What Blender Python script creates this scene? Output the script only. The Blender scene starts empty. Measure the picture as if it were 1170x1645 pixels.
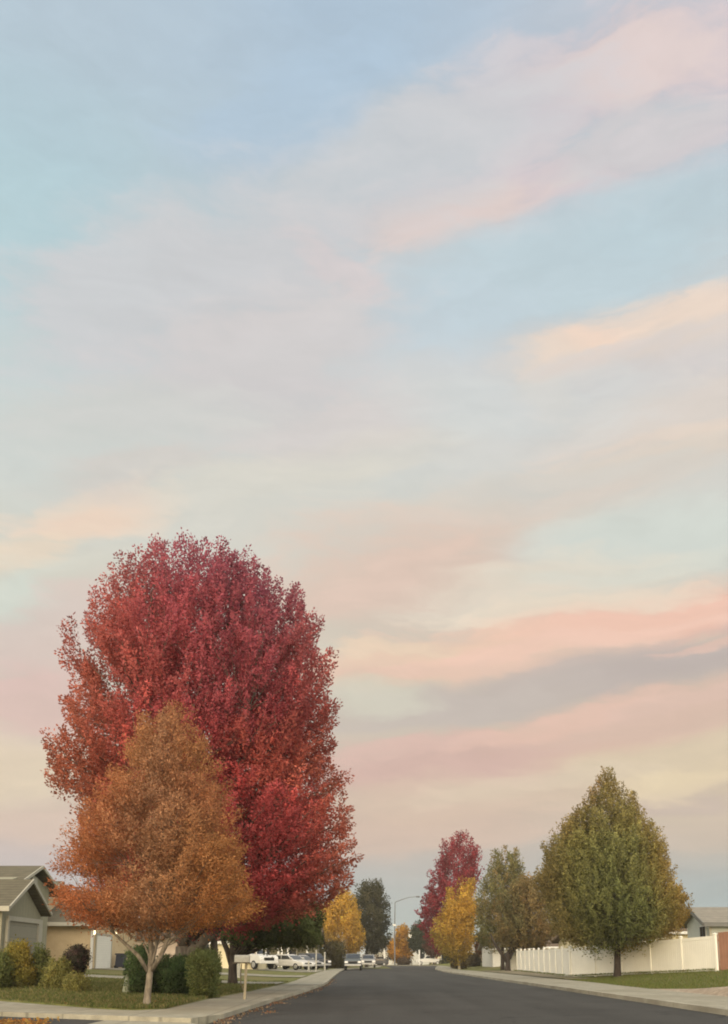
import bpy, math, random
import numpy as np
from mathutils import Vector

random.seed(7)
R = math.radians
scene = bpy.context.scene
COL = scene.collection

# ------------------------------------------------------------------ camera
F, YC, PITCH = 1500.0, 1283.0, R(9.8)      # focal length and principal row, in photo pixels
EYE = 1.15
cp, sp = math.cos(PITCH), math.sin(PITCH)
cam = bpy.data.cameras.new('camera')
cam.sensor_width = 36.0
cam.sensor_fit = 'AUTO'
cam.lens = F / 1645.0 * 36.0
cam.shift_y = (YC - 822.5) / 1645.0
cam.clip_start, cam.clip_end = 0.1, 20000
cam_o = bpy.data.objects.new('camera', cam)
COL.objects.link(cam_o)
cam_o.location = (0, 0, EYE)
cam_o.rotation_euler = (R(90) + PITCH, 0, 0)
scene.camera = cam_o


def ray(px, py):
    xc, yc = (px - 585.0) / F, (YC - py) / F
    return Vector((xc, cp - yc * sp, sp + yc * cp))


def P(px, py, Y):
    """world point seen at photo pixel (px, py) at distance Y"""
    d = ray(px, py)
    t = Y / d.y
    return Vector((d.x * t, Y, EYE + d.z * t))


def PX(px, py, X):
    d = ray(px, py)
    t = X / d.x
    return Vector((X, d.y * t, EYE + d.z * t))


def sstep(a, b, x):
    t = min(1.0, max(0.0, (x - a) / (b - a)))
    return t * t * (3 - 2 * t)


def lin(c):
    out = []
    for v in c:
        v = v / 255.0
        out.append(v / 12.92 if v <= 0.04045 else ((v + 0.055) / 1.055) ** 2.4)
    return tuple(out)


# ------------------------------------------------------------------ materials
def new_mat(name):
    m = bpy.data.materials.new(name)
    m.use_nodes = True
    nt = m.node_tree
    b = nt.nodes['Principled BSDF']
    return m, nt, b


def noise_mat(name, c1, c2, scale=6.0, rough=0.8, detail=6.0, c3=None, scale3=0.5, bump=0.0, spec=0.3, metallic=0.0, stretch=(1, 1, 1)):
    m, nt, b = new_mat(name)
    tc = nt.nodes.new('ShaderNodeTexCoord')
    mp = nt.nodes.new('ShaderNodeMapping')
    mp.inputs['Scale'].default_value = stretch
    nt.links.new(tc.outputs['Object'], mp.inputs['Vector'])
    n = nt.nodes.new('ShaderNodeTexNoise')
    n.inputs['Scale'].default_value = scale
    n.inputs['Detail'].default_value = detail
    n.inputs['Roughness'].default_value = 0.65
    nt.links.new(mp.outputs[0], n.inputs['Vector'])
    r = nt.nodes.new('ShaderNodeValToRGB')
    r.color_ramp.elements[0].position, r.color_ramp.elements[1].position = 0.32, 0.68
    r.color_ramp.elements[0].color = (*c1, 1)
    r.color_ramp.elements[1].color = (*c2, 1)
    nt.links.new(n.outputs['Fac'], r.inputs['Fac'])
    out = r.outputs['Color']
    if c3 is not None:
        n3 = nt.nodes.new('ShaderNodeTexNoise')
        n3.inputs['Scale'].default_value = scale3
        n3.inputs['Detail'].default_value = 4
        nt.links.new(mp.outputs[0], n3.inputs['Vector'])
        r3 = nt.nodes.new('ShaderNodeValToRGB')
        r3.color_ramp.elements[0].position, r3.color_ramp.elements[1].position = 0.45, 0.65
        nt.links.new(n3.outputs['Fac'], r3.inputs['Fac'])
        mx = nt.nodes.new('ShaderNodeMix')
        mx.data_type = 'RGBA'
        nt.links.new(r3.outputs['Color'], mx.inputs['Factor'])
        nt.links.new(out, mx.inputs['A'])
        mx.inputs['B'].default_value = (*c3, 1)
        out = mx.outputs['Result']
    nt.links.new(out, b.inputs['Base Color'])
    b.inputs['Roughness'].default_value = rough
    b.inputs['Specular IOR Level'].default_value = spec
    b.inputs['Metallic'].default_value = metallic
    if bump:
        bp = nt.nodes.new('ShaderNodeBump')
        bp.inputs['Strength'].default_value = bump
        bp.inputs['Distance'].default_value = 0.02
        nt.links.new(n.outputs['Fac'], bp.inputs['Height'])
        nt.links.new(bp.outputs['Normal'], b.inputs['Normal'])
    return m


def leaf_mat(name, transl=0.3):
    m, nt, b = new_mat(name)
    at = nt.nodes.new('ShaderNodeAttribute')
    at.attribute_name = 'tint'
    nt.links.new(at.outputs['Color'], b.inputs['Base Color'])
    b.inputs['Roughness'].default_value = 0.65
    b.inputs['Specular IOR Level'].default_value = 0.2
    tr = nt.nodes.new('ShaderNodeBsdfTranslucent')
    nt.links.new(at.outputs['Color'], tr.inputs['Color'])
    ms = nt.nodes.new('ShaderNodeMixShader')
    ms.inputs[0].default_value = transl
    nt.links.new(b.outputs[0], ms.inputs[1])
    nt.links.new(tr.outputs[0], ms.inputs[2])
    nt.links.new(ms.outputs[0], nt.nodes['Material Output'].inputs['Surface'])
    return m


def plain(name, c, rough=0.6, spec=0.4, metallic=0.0):
    d = tuple(v * 0.9 for v in c)
    return noise_mat(name, d, c, 3.0, rough, 4.0, spec=spec, metallic=metallic)


def glow(name, c, s):
    m, nt, b = new_mat(name)
    b.inputs['Base Color'].default_value = (0.8, 0.8, 0.8, 1)
    b.inputs['Emission Color'].default_value = (*c, 1)
    b.inputs['Emission Strength'].default_value = s
    return m


def wave_mat(name, c1, c2, scale, axis='Z', rough=0.7, sharp=0.9, grain=0.12):
    """boards / siding / shingle courses: bands along one axis"""
    m, nt, b = new_mat(name)
    tc = nt.nodes.new('ShaderNodeTexCoord')
    w = nt.nodes.new('ShaderNodeTexWave')
    w.wave_type, w.bands_direction, w.wave_profile = 'BANDS', axis, 'SAW'
    w.inputs['Scale'].default_value = scale
    w.inputs['Distortion'].default_value = 0.15
    nt.links.new(tc.outputs['Object'], w.inputs['Vector'])
    r = nt.nodes.new('ShaderNodeValToRGB')
    r.color_ramp.elements[0].position, r.color_ramp.elements[1].position = sharp, 1.0
    r.color_ramp.elements[0].color = (*c1, 1)
    r.color_ramp.elements[1].color = (*c2, 1)
    nt.links.new(w.outputs['Fac'], r.inputs['Fac'])
    n = nt.nodes.new('ShaderNodeTexNoise')
    n.inputs['Scale'].default_value = 2.2
    n.inputs['Detail'].default_value = 8
    nt.links.new(tc.outputs['Object'], n.inputs['Vector'])
    hv = nt.nodes.new('ShaderNodeHueSaturation')
    mr = nt.nodes.new('ShaderNodeMapRange')
    mr.inputs['To Min'].default_value, mr.inputs['To Max'].default_value = 1 - grain * 2, 1 + grain * 2
    nt.links.new(n.outputs['Fac'], mr.inputs['Value'])
    nt.links.new(mr.outputs[0], hv.inputs['Value'])
    nt.links.new(r.outputs['Color'], hv.inputs['Color'])
    nt.links.new(hv.outputs['Color'], b.inputs['Base Color'])
    b.inputs['Roughness'].default_value = rough
    b.inputs['Specular IOR Level'].default_value = 0.3
    return m


M = {}
M['leaf'] = leaf_mat('leaf', 0.55)
M['bark_pale'] = noise_mat('bark_pale', (0.085, 0.07, 0.052), (0.25, 0.21, 0.155), 14, 0.9, bump=0.6, stretch=(1, 1, 0.35))
M['bark_grey'] = noise_mat('bark_grey', (0.055, 0.047, 0.038), (0.15, 0.128, 0.10), 7, 0.9, bump=0.7, stretch=(1, 1, 0.3))
M['bark_dark'] = noise_mat('bark_dark', (0.018, 0.013, 0.010), (0.06, 0.045, 0.034), 8, 0.9, bump=0.7, stretch=(1, 1, 0.3))
def road_mat():
    m = noise_mat('asphalt', (0.024, 0.024, 0.023), (0.065, 0.063, 0.057), 30, 0.9, 12, bump=0.5, spec=0.2)
    nt = m.node_tree
    b = nt.nodes['Principled BSDF']
    src = b.inputs['Base Color'].links[0].from_socket
    tc = next(n for n in nt.nodes if n.type == 'TEX_COORD')
    def noise(scale, detail=4, dist=0.0, st=(1, 1, 1)):
        mp = nt.nodes.new('ShaderNodeMapping'); mp.inputs['Scale'].default_value = st
        nt.links.new(tc.outputs['Object'], mp.inputs['Vector'])
        n = nt.nodes.new('ShaderNodeTexNoise')
        n.inputs['Scale'].default_value, n.inputs['Detail'].default_value, n.inputs['Distortion'].default_value = scale, detail, dist
        nt.links.new(mp.outputs[0], n.inputs['Vector'])
        return n.outputs['Fac'], mp
    def scale_by(col, fac, a, c, lo, hi):
        mr = nt.nodes.new('ShaderNodeMapRange')
        for k, v in (('From Min', a), ('From Max', c), ('To Min', lo), ('To Max', hi)):
            mr.inputs[k].default_value = v
        nt.links.new(fac, mr.inputs['Value'])
        vm = nt.nodes.new('ShaderNodeVectorMath'); vm.operation = 'SCALE'
        nt.links.new(col, vm.inputs[0]); nt.links.new(mr.outputs[0], vm.inputs['Scale'])
        return vm.outputs[0]
    f, _ = noise(0.9, 5, 0, (1, 0.06, 1)); src = scale_by(src, f, .3, .7, .84, 1.18)       # wear along the lanes
    f, _ = noise(0.35, 6, 0.6); src = scale_by(src, f, .35, .65, .88, 1.12)
    f, mpn = noise(1.1, 3, 0.4)
    vo = nt.nodes.new('ShaderNodeTexVoronoi')                                              # fine tar-filled cracks
    vo.feature = 'DISTANCE_TO_EDGE'; vo.inputs['Scale'].default_value = 0.22
    ad = nt.nodes.new('ShaderNodeVectorMath'); ad.operation = 'MULTIPLY_ADD'
    cb = nt.nodes.new('ShaderNodeCombineXYZ'); nt.links.new(f, cb.inputs[0]); nt.links.new(f, cb.inputs[1])
    nt.links.new(cb.outputs[0], ad.inputs[0]); ad.inputs[1].default_value = (2.5, 2.5, 0); nt.links.new(tc.outputs['Object'], ad.inputs[2])
    nt.links.new(ad.outputs[0], vo.inputs['Vector'])
    src = scale_by(src, vo.outputs['Distance'], 0.003, 0.009, .62, 1.0)
    nt.links.new(src, b.inputs['Base Color'])
    return m


def concrete_mat(name, c1, c2, c3, pitch):
    m = noise_mat(name, c1, c2, 3.5, 0.85, 10, c3=c3, scale3=0.4, bump=0.2)
    nt = m.node_tree
    b = nt.nodes['Principled BSDF']
    src = b.inputs['Base Color'].links[0].from_socket
    tc = next(n for n in nt.nodes if n.type == 'TEX_COORD')
    sx = nt.nodes.new('ShaderNodeSeparateXYZ'); nt.links.new(tc.outputs['Object'], sx.inputs[0])
    out = None
    for k in (0, 1):
        md = nt.nodes.new('ShaderNodeMath'); md.operation = 'PINGPONG'; md.inputs[1].default_value = pitch / 2
        nt.links.new(sx.outputs[k], md.inputs[0])
        mr = nt.nodes.new('ShaderNodeMapRange')
        mr.inputs['From Min'].default_value, mr.inputs['From Max'].default_value = 0.006, 0.03
        mr.inputs['To Min'].default_value = .62
        nt.links.new(md.outputs[0], mr.inputs['Value'])
        vm = nt.nodes.new('ShaderNodeVectorMath'); vm.operation = 'SCALE'
        nt.links.new(src, vm.inputs[0]); nt.links.new(mr.outputs[0], vm.inputs['Scale'])
        src = vm.outputs[0]
    nt.links.new(src, b.inputs['Base Color'])
    return m


M['asphalt'] = road_mat()
M['concrete'] = concrete_mat('concrete', (0.204, 0.188, 0.142), (0.331, 0.307, 0.232), (0.221, 0.201, 0.145), 1.5)
M['kerb'] = noise_mat('kerb', (0.25, 0.23, 0.175), (0.36, 0.335, 0.26), 3.0, 0.85, 10, c3=(0.22, 0.20, 0.15), scale3=0.5)
M['dirt'] = noise_mat('dirt', (0.15, 0.12, 0.075), (0.25, 0.21, 0.14), 2.0, 0.95, 10, c3=(0.11, 0.105, 0.05), scale3=0.6, bump=0.8)
M['lawn'] = noise_mat('lawn', (0.074, 0.089, 0.027), (0.169, 0.169, 0.057), 2.2, 0.95, 10, c3=(0.16, 0.135, 0.058), scale3=0.23, bump=0.7, spec=0.1)
M['gravel'] = noise_mat('gravel', (0.16, 0.12, 0.085), (0.46, 0.38, 0.28), 5.0, 0.95, 10, c3=(0.26, 0.20, 0.14), scale3=1.2, bump=1.0)
M['vinyl'] = noise_mat('vinyl', (0.655, 0.632, 0.546), (0.731, 0.708, 0.617), 0.9, 0.5, 5, spec=0.4)
M['white'] = plain('white_paint', (0.60, 0.585, 0.53), 0.55)
M['trim'] = plain('trim_paint', (0.36, 0.34, 0.275), 0.75)
M['wood_fence'] = wave_mat('wood_fence', (0.185, 0.095, 0.06), (0.05, 0.022, 0.014), 2.1, 'X', 0.85, 0.93, 0.16)
M['olive_siding'] = wave_mat('olive_siding', (0.247, 0.232, 0.162), (0.150, 0.143, 0.099), 0.9, 'Y', 0.85, 0.9, 0.07)
M['olive_door'] = wave_mat('olive_door', (0.225, 0.213, 0.165), (0.150, 0.143, 0.112), 0.6, 'Z', 0.7, 0.92, 0.04)
M['beige_wall'] = noise_mat('beige_wall', (0.44, 0.335, 0.20), (0.52, 0.405, 0.25), 2.2, 0.9, 8, bump=0.2)
M['pink_wall'] = noise_mat('pink_wall', (0.36, 0.28, 0.21), (0.44, 0.35, 0.27), 2.0, 0.9, 6)
M['yellow_wall'] = noise_mat('yellow_wall', (0.58, 0.50, 0.31), (0.66, 0.58, 0.38), 2.0, 0.9, 6)
M['grey_wall'] = wave_mat('grey_wall', (0.40, 0.42, 0.38), (0.25, 0.26, 0.24), 2.4, 'Z', 0.85, 0.9, 0.05)
M['olive_wall'] = wave_mat('olive_wall', (0.17, 0.155, 0.10), (0.10, 0.09, 0.06), 2.2, 'Z', 0.85, 0.9, 0.06)
M['white_wall'] = wave_mat('white_wall', (0.60, 0.585, 0.52), (0.40, 0.39, 0.35), 2.2, 'Z', 0.8, 0.9, 0.04)
M['shingle'] = wave_mat('shingle', (0.105, 0.093, 0.062), (0.05, 0.044, 0.03), 2.4, 'Z', 0.95, 0.75, 0.22)
M['shingle_grey'] = wave_mat('shingle_grey', (0.20, 0.185, 0.155), (0.11, 0.10, 0.088), 2.4, 'Z', 0.95, 0.75, 0.16)
M['shingle_brown'] = wave_mat('shingle_brown', (0.12, 0.085, 0.055), (0.06, 0.042, 0.03), 2.4, 'Z', 0.95, 0.75, 0.2)
M['fascia_eave_shadow'] = plain('fascia_eave_shadow', (0.13, 0.13, 0.12), 0.7)  # dark grey carries the shadow line of the eave in the board colour
M['glass'] = plain('glass', (0.03, 0.034, 0.04), 0.08, 0.6)
M['dull_white'] = noise_mat('dull_white', (0.28, 0.27, 0.23), (0.42, 0.405, 0.35), 6, 0.7)
M['rubber'] = plain('rubber', (0.02, 0.02, 0.02), 0.85, 0.2)
M['steel'] = plain('steel', (0.42, 0.42, 0.40), 0.35, 0.5, 0.7)
M['pole_metal'] = plain('pole_metal', (0.12, 0.12, 0.115), 0.5, 0.5, 0.3)
M['paint_white'] = plain('car_white', (0.56, 0.55, 0.51), 0.22, 0.5)
M['paint_grey'] = plain('car_grey', (0.075, 0.085, 0.085), 0.25, 0.5)
M['paint_silver'] = plain('car_silver', (0.34, 0.34, 0.33), 0.3, 0.5, 0.3)
M['paint_dark'] = plain('car_dark', (0.03, 0.032, 0.035), 0.25, 0.5)
M['tail_red'] = plain('tail_red', (0.30, 0.02, 0.015), 0.3, 0.5)
M['headlamp'] = plain('headlamp', (0.75, 0.74, 0.70), 0.15, 0.6)
M['bin_navy'] = plain('bin_navy', (0.022, 0.026, 0.04), 0.55)
M['post_wood'] = noise_mat('post_wood', (0.19, 0.16, 0.105), (0.32, 0.275, 0.19), 8, 0.85, stretch=(1, 1, 0.2))
M['post_dark'] = noise_mat('post_dark', (0.07, 0.055, 0.035), (0.12, 0.10, 0.065), 8, 0.85)
M['pale_green'] = noise_mat('pale_green_bark', (0.14, 0.15, 0.105), (0.22, 0.23, 0.165), 6, 0.9, stretch=(1, 1, 0.3))
M['lamp_warm'] = glow('lamp_warm', (1.0, 0.78, 0.42), 4.0)
M['lamp_white'] = glow('lamp_white', (1.0, 0.95, 0.82), 7.0)
M['lamp_far'] = glow('lamp_far', (1.0, 0.88, 0.60), 4.0)


# ------------------------------------------------------------------ object helpers
def tag(o, label=None, cat=None, group=None, kind=None):
    if label:
        o['label'] = label
    if cat:
        o['category'] = cat
    if group:
        o['group'] = group
    if kind:
        o['kind'] = kind
    return o


def empty(name, loc, label, cat, group=None, rz=0.0):
    o = bpy.data.objects.new(name, None)
    o.empty_display_size = 0.3
    COL.objects.link(o)
    o.location = loc
    o.rotation_euler = (0, 0, rz)
    return tag(o, label, cat, group)


class MB:
    def __init__(s):
        s.v, s.f = [], []

    def poly(s, pts, flip=False):
        i = len(s.v)
        s.v += [tuple(p) for p in pts]
        f = list(range(i, i + len(pts)))
        s.f.append(f[::-1] if flip else f)

    def box(s, x0, x1, y0, y1, z0, z1):
        i = len(s.v)
        s.v += [(x0, y0, z0), (x1, y0, z0), (x1, y1, z0), (x0, y1, z0), (x0, y0, z1), (x1, y0, z1), (x1, y1, z1), (x0, y1, z1)]
        for f in ((3, 2, 1, 0), (4, 5, 6, 7), (0, 1, 5, 4), (1, 2, 6, 5), (2, 3, 7, 6), (3, 0, 4, 7)):
            s.f.append([i + k for k in f])
        return s

    def prism(s, pts, vec):
        """closed prism: polygon pts swept by vec"""
        n, i = len(pts), len(s.v)
        vec = Vector(vec)
        s.v += [tuple(Vector(p)) for p in pts] + [tuple(Vector(p) + vec) for p in pts]
        s.f.append([i + k for k in range(n)][::-1])
        s.f.append([i + n + k for k in range(n)])
        for k in range(n):
            k2 = (k + 1) % n
            s.f.append([i + k, i + k2, i + n + k2, i + n + k])
        return s

    def tube(s, pts, radii, sides=8, caps=True):
        pts = [Vector(p) for p in pts]
        rings = []
        prev = None
        for k, p in enumerate(pts):
            if k == 0:
                d = pts[1] - p
            elif k == len(pts) - 1:
                d = p - pts[k - 1]
            else:
                d = pts[k + 1] - pts[k - 1]
            d = d.normalized() if d.length > 1e-9 else Vector((0, 0, 1))
            if prev is None:
                a = d.orthogonal().normalized()
            else:
                a = prev - d * prev.dot(d)
                a = a.normalized() if a.length > 1e-6 else d.orthogonal().normalized()
            prev = a
            b = d.cross(a)
            r = radii[k] if hasattr(radii, '__len__') else radii
            i = len(s.v)
            for q in range(sides):
                t = 2 * math.pi * q / sides
                s.v.append(tuple(p + a * (r * math.cos(t)) + b * (r * math.sin(t))))
            rings.append(i)
        for k in range(len(rings) - 1):
            for q in range(sides):
                q2 = (q + 1) % sides
                s.f.append([rings[k] + q, rings[k] + q2, rings[k + 1] + q2, rings[k + 1] + q])
        if caps:
            s.f.append([rings[0] + q for q in range(sides)][::-1])
            s.f.append([rings[-1] + q for q in range(sides)])
        return s

    def build(s, name, mat, parent=None, smooth=False, bevel=0.0):
        me = bpy.data.meshes.new(name)
        me.from_pydata(s.v, [], s.f)
        me.materials.append(mat)
        me.validate()
        me.update()
        if smooth:
            me.polygons.foreach_set('use_smooth', [True] * len(me.polygons))
        o = bpy.data.objects.new(name, me)
        COL.objects.link(o)
        if parent is not None:
            o.parent = parent
        if bevel:
            b = o.modifiers.new('bevel', 'BEVEL')
            b.width, b.segments, b.limit_method = bevel, 2, 'ANGLE'
        return o


def copy_tree(o, parent=None):
    c = o.copy()
    COL.objects.link(c)
    c.parent = parent
    for ch in list(o.children):
        copy_tree(ch, c)
    return c


# ------------------------------------------------------------------ terrain
ROAD_L, ROAD_R = -2.8, 7.6
KL = [(-40, -2.8), (18, -2.8), (27, -2.5), (34, -2.1), (45, -1.8), (60, -2.0), (90, -2.3), (109, -2.3), (118, -1.6), (128, 0.0), (138, 1.9), (150, 2.6), (166, 3.0)]
KR = [(-40, 7.6), (20, 7.6), (45, 7.6), (67, 7.6), (90, 7.6), (112, 8.4), (130, 9.8), (150, 11.5), (166, 13.0)]
def kl(y):
    return float(np.interp(y, [k[0] for k in KL], [k[1] for k in KL]))
def kr(y):
    return float(np.interp(y, [k[0] for k in KR], [k[1] for k in KR]))
SIDE_Y = 17.5              # side street edge on the left (asphalt for Y below it, left of the gutter)
FAR_Y0, FAR_Y1 = 174.0, 186.0


def side_edge(x):
    """northern kerb line of the side street, drifting away to the left"""
    return float(np.interp(-x, [2.8, 3.2, 5.3, 7.65, 11, 20, 40], [17.0, 17.6, 18.7, 19.9, 21.6, 25.5, 32.5]))


def lawn_edge(x):
    """inner edge of the side street pavement"""
    return float(np.interp(-x, [4.35, 4.9, 5.6, 9.75, 22, 40], [21.0, 20.45, 20.8, 25.2, 33, 42]))


def gz(x, y):
    """lawn / yard height"""
    if x < 0:
        z = 0.11 + min(0.044 * max(0.0, -x - 5.0), 0.06 * max(0.0, y - lawn_edge(x)))
        z = min(z, 0.62)
        if y > 150:
            z = min(z, 0.25)
        return z
    z = 0.10 + 0.10 * max(0.0, x - 13.0)
    return min(z, 0.85)


def ground_z(x, y):
    road = (kl(y) - 0.7 < x < kr(y) + 0.7 and y < FAR_Y1 + 0.5) or (FAR_Y0 - .5 < y < FAR_Y1 + .5) or (x <= ROAD_L and y < side_edge(x) + 0.6)
    if road:
        return -0.08
    if x < kl(y) + 1 and (x > kl(y) - 1.72 or y < lawn_edge(x) + 0.02):
        return 0.02
    return gz(x, y)


xs = sorted(set([-4000, -1500, -600, -300, -150, -90, -60] + [-45 + 1.25 * i for i in range(29)] + [-9.9 + .15 * i for i in range(50)] + [-3.5, -3.3, -3.0, -2.7, -2.0, 8.2, 8.4, 9.0, 10.4, 11.2, 12, 13, 14, 15, 16, 17, 18, 19, 20, 22, 25, 30, 40, 60, 90, 150, 300, 600, 1500, 4000]))
ys = sorted(set([-600, -200, -60, -20, 0, 5, 10] + [14 + 0.2 * i for i in range(75)] + [29.2 + .5 * i for i in range(15)] + [37, 40, 45, 50, 55, 60, 70, 80, 90, 100, 115, 130, 145, 160, 173.2, 173.8, 186.2, 186.8, 200, 230, 300, 450, 700, 1200, 2500, 5000]))
vs = [(x, y, ground_z(x, y)) for y in ys for x in xs]
nx = len(xs)
fs = [(j * nx + i, j * nx + i + 1, (j + 1) * nx + i + 1, (j + 1) * nx + i) for j in range(len(ys) - 1) for i in range(nx - 1)]
me = bpy.data.meshes.new('ground')
me.from_pydata(vs, [], fs)
me.materials.append(M['lawn'])
go = bpy.data.objects.new('ground', me)
COL.objects.link(go)
tag(go, kind='structure')

m = MB()
for k in range(len(KL) - 1):
    (ya, xa), (yb_, xb) = KL[k], KL[k + 1]
    m.poly([(xa - .04, ya, 0), (kr(ya) + .04, ya, 0), (kr(yb_) + .04, yb_, 0), (xb - .04, yb_, 0)])
m.poly([(3.0, 166, 0), (13.0, 166, 0), (18, FAR_Y0, 0), (70, FAR_Y0, 0), (70, FAR_Y1, 0), (-70, FAR_Y1, 0), (-70, FAR_Y0, 0), (-2, FAR_Y0, 0)])
tag(m.build('road', M['asphalt']), kind='structure')
m = MB()
m.poly([(-60, -40, -0.004), (-2.7, -40, -0.004), (-2.7, 17.2, -0.004)] + [(x, side_edge(x) + .1, -0.004) for x in (-3.2, -5.3, -7.65, -11, -20, -38)] + [(-60, 33, -0.004)])
tag(m.build('side_street', M['asphalt']), kind='structure')
m = MB()       # concrete cross gutter over the mouth of the side street
m.poly([(-5.3, -40, 0.004), (ROAD_L + .02, -40, 0.004), (ROAD_L + .02, 17.1, 0.004), (-3.2, 17.7, .004), (-5.0, 18.6, 0.004)])
tag(m.build('gutter', M['concrete']), kind='structure')


def strip(name, inner, outer, zt, mat, zb=-0.1):
    """pavement slab between two polylines (same length), inner edge may rise"""
    mb = MB()
    n = len(inner)
    top_i = [(p[0], p[1], zt) for p in inner]
    top_o = [(p[0], p[1], zt) for p in outer]
    for k in range(n - 1):
        mb.poly([top_o[k], top_i[k], top_i[k + 1], top_o[k + 1]])
        for a, b in ((top_o[k], top_o[k + 1]), (top_i[k + 1], top_i[k])):
            mb.poly([a, b, (b[0], b[1], zb), (a[0], a[1], zb)])
    for k in (0, n - 1):
        a, b = top_o[k], top_i[k]
        mb.poly([a, b, (b[0], b[1], zb), (a[0], a[1], zb)])
    o = mb.build(name, mat)
    bm_fix(o.data)
    return tag(o, kind='structure')


def bm_fix(me):
    import bmesh
    bm = bmesh.new()
    bm.from_mesh(me)
    bmesh.ops.remove_doubles(bm, verts=bm.verts, dist=0.0005)
    bmesh.ops.recalc_face_normals(bm, faces=bm.faces)
    bm.to_mesh(me)
    bm.free()


# right pavement with kerb
yy = [-10, 10, 20, 27, 34, 45, 60, 75, 90, 100, 112, 121, 130, 140, 150, 158, 166]
inn_r = [(kr(y) + (2.75 if y < 40 else 3.1 if y < 100 else 2.2), y) for y in yy] + [(22, 172.2), (70, 172.2)]
out_r = [(kr(y), y) for y in yy] + [(18, 173.9), (70, 173.9)]
strip('pavement_right', inn_r, out_r, 0.12, M['concrete'])
strip('kerb_right', [(x + .17, y) if y < 170 else (x, y - .17) for x, y in out_r], [(x - .006, y) if y < 170 else (x, y + .006) for x, y in out_r], 0.126, M['kerb'])
# left pavement along the road, then round the corner along the side street
yy2 = [166, 158, 150, 144, 138, 133, 128, 118, 109, 90, 70, 58, 45, 36, 30, 26]
inner = [(-70, 172.2), (-8, 172.2)] + [(kl(y) - 1.75, y) for y in yy2] + [(-4.35, 21.0), (-4.9, 20.45), (-5.6, 20.8), (-9.75, 25.2), (-22, 33.0), (-40, 42)]
outer = [(-70, 173.9), (-2, 173.9)] + [(kl(y), y) for y in yy2] + [(ROAD_L, 19.0), (-3.2, 17.7), (-5.3, 18.7), (-7.65, 19.9), (-20, 25.5), (-40, 32.5)]
strip('pavement_left', inner, outer, 0.09, M['concrete'])
ko = outer[2:-5]
strip('kerb_left', [(x - .17, y) for x, y in ko], [(x + .006, y) for x, y in ko], 0.096, M['kerb'])
strip('pavement_far', [(-70, 188), (70, 188)], [(-70, 186), (70, 186)], 0.15, M['concrete'])


def sheet(name, pts, dz, mat):
    mb = MB()
    mb.poly([(x, y, gz(x, y) + dz) for x, y in pts])
    return tag(mb.build(name, mat), kind='structure')


# driveways
def ramp(name, quads, mat):
    mb = MB()
    for q in quads:
        mb.poly(q)
    o = mb.build(name, mat)
    return tag(o, kind='structure')


def drive(name, y0, y1, xa, xb, n=8, dz=0.03):
    q = []
    for k in range(n):
        a, b = xa + (xb - xa) * k / n, xa + (xb - xa) * (k + 1) / n
        q.append([(a, y0, gz(a, y0) + dz), (a, y1, gz(a, y1) + dz), (b, y1, gz(b, y1) + dz), (b, y0, gz(b, y0) + dz)])
    return ramp(name, q, M['concrete'])


drive('driveway_beige_house', 57.0, 63.0, -3.75, -16.5)
drive('driveway_pickup', 80, 99, -4.05, -14)
drive('driveway_olive_house', 40.4, 44.4, -3.7, -15.4)
sheet('dirt_strip', [(10.7, 50), (12.2, 50), (12.82, 59), (13.5, 88), (10.7, 88)], .06, M['dirt'])
# rocky bank on the right between pavement and lawn
mb = MB()
rows = [(10.36, 0.126, 0.13), (10.75, 0.2, 0.34), (11.6, 0.14, 0.46), (13.0, .0, .40), (14.5, 0, .16)]
yb = [10, 16, 20, 24, 27, 29, 31, 33, 34.5]
rng = np.random.default_rng(4)
grid = []
for j, y in enumerate(yb):
    f = 1.0 - sstep(28, 34.5, y)
    for x, zb, zt in rows:
        grid.append((x + (0.15 * rng.random() if x > 10.5 else 0), y, max(gz(x, y) + 0.02, 0.121 if x < 10.5 else 0) + f * (zt - 0.16) + (0.06 * rng.random() * f if x > 10.5 else 0)))
w = len(rows)
for j in range(len(yb) - 1):
    for i in range(w - 1):
        mb.poly([grid[j * w + i], grid[j * w + i + 1], grid[(j + 1) * w + i + 1], grid[(j + 1) * w + i]])
o = mb.build('gravel_bank', M['gravel'])
bm_fix(o.data)
tag(o, kind='structure')

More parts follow.
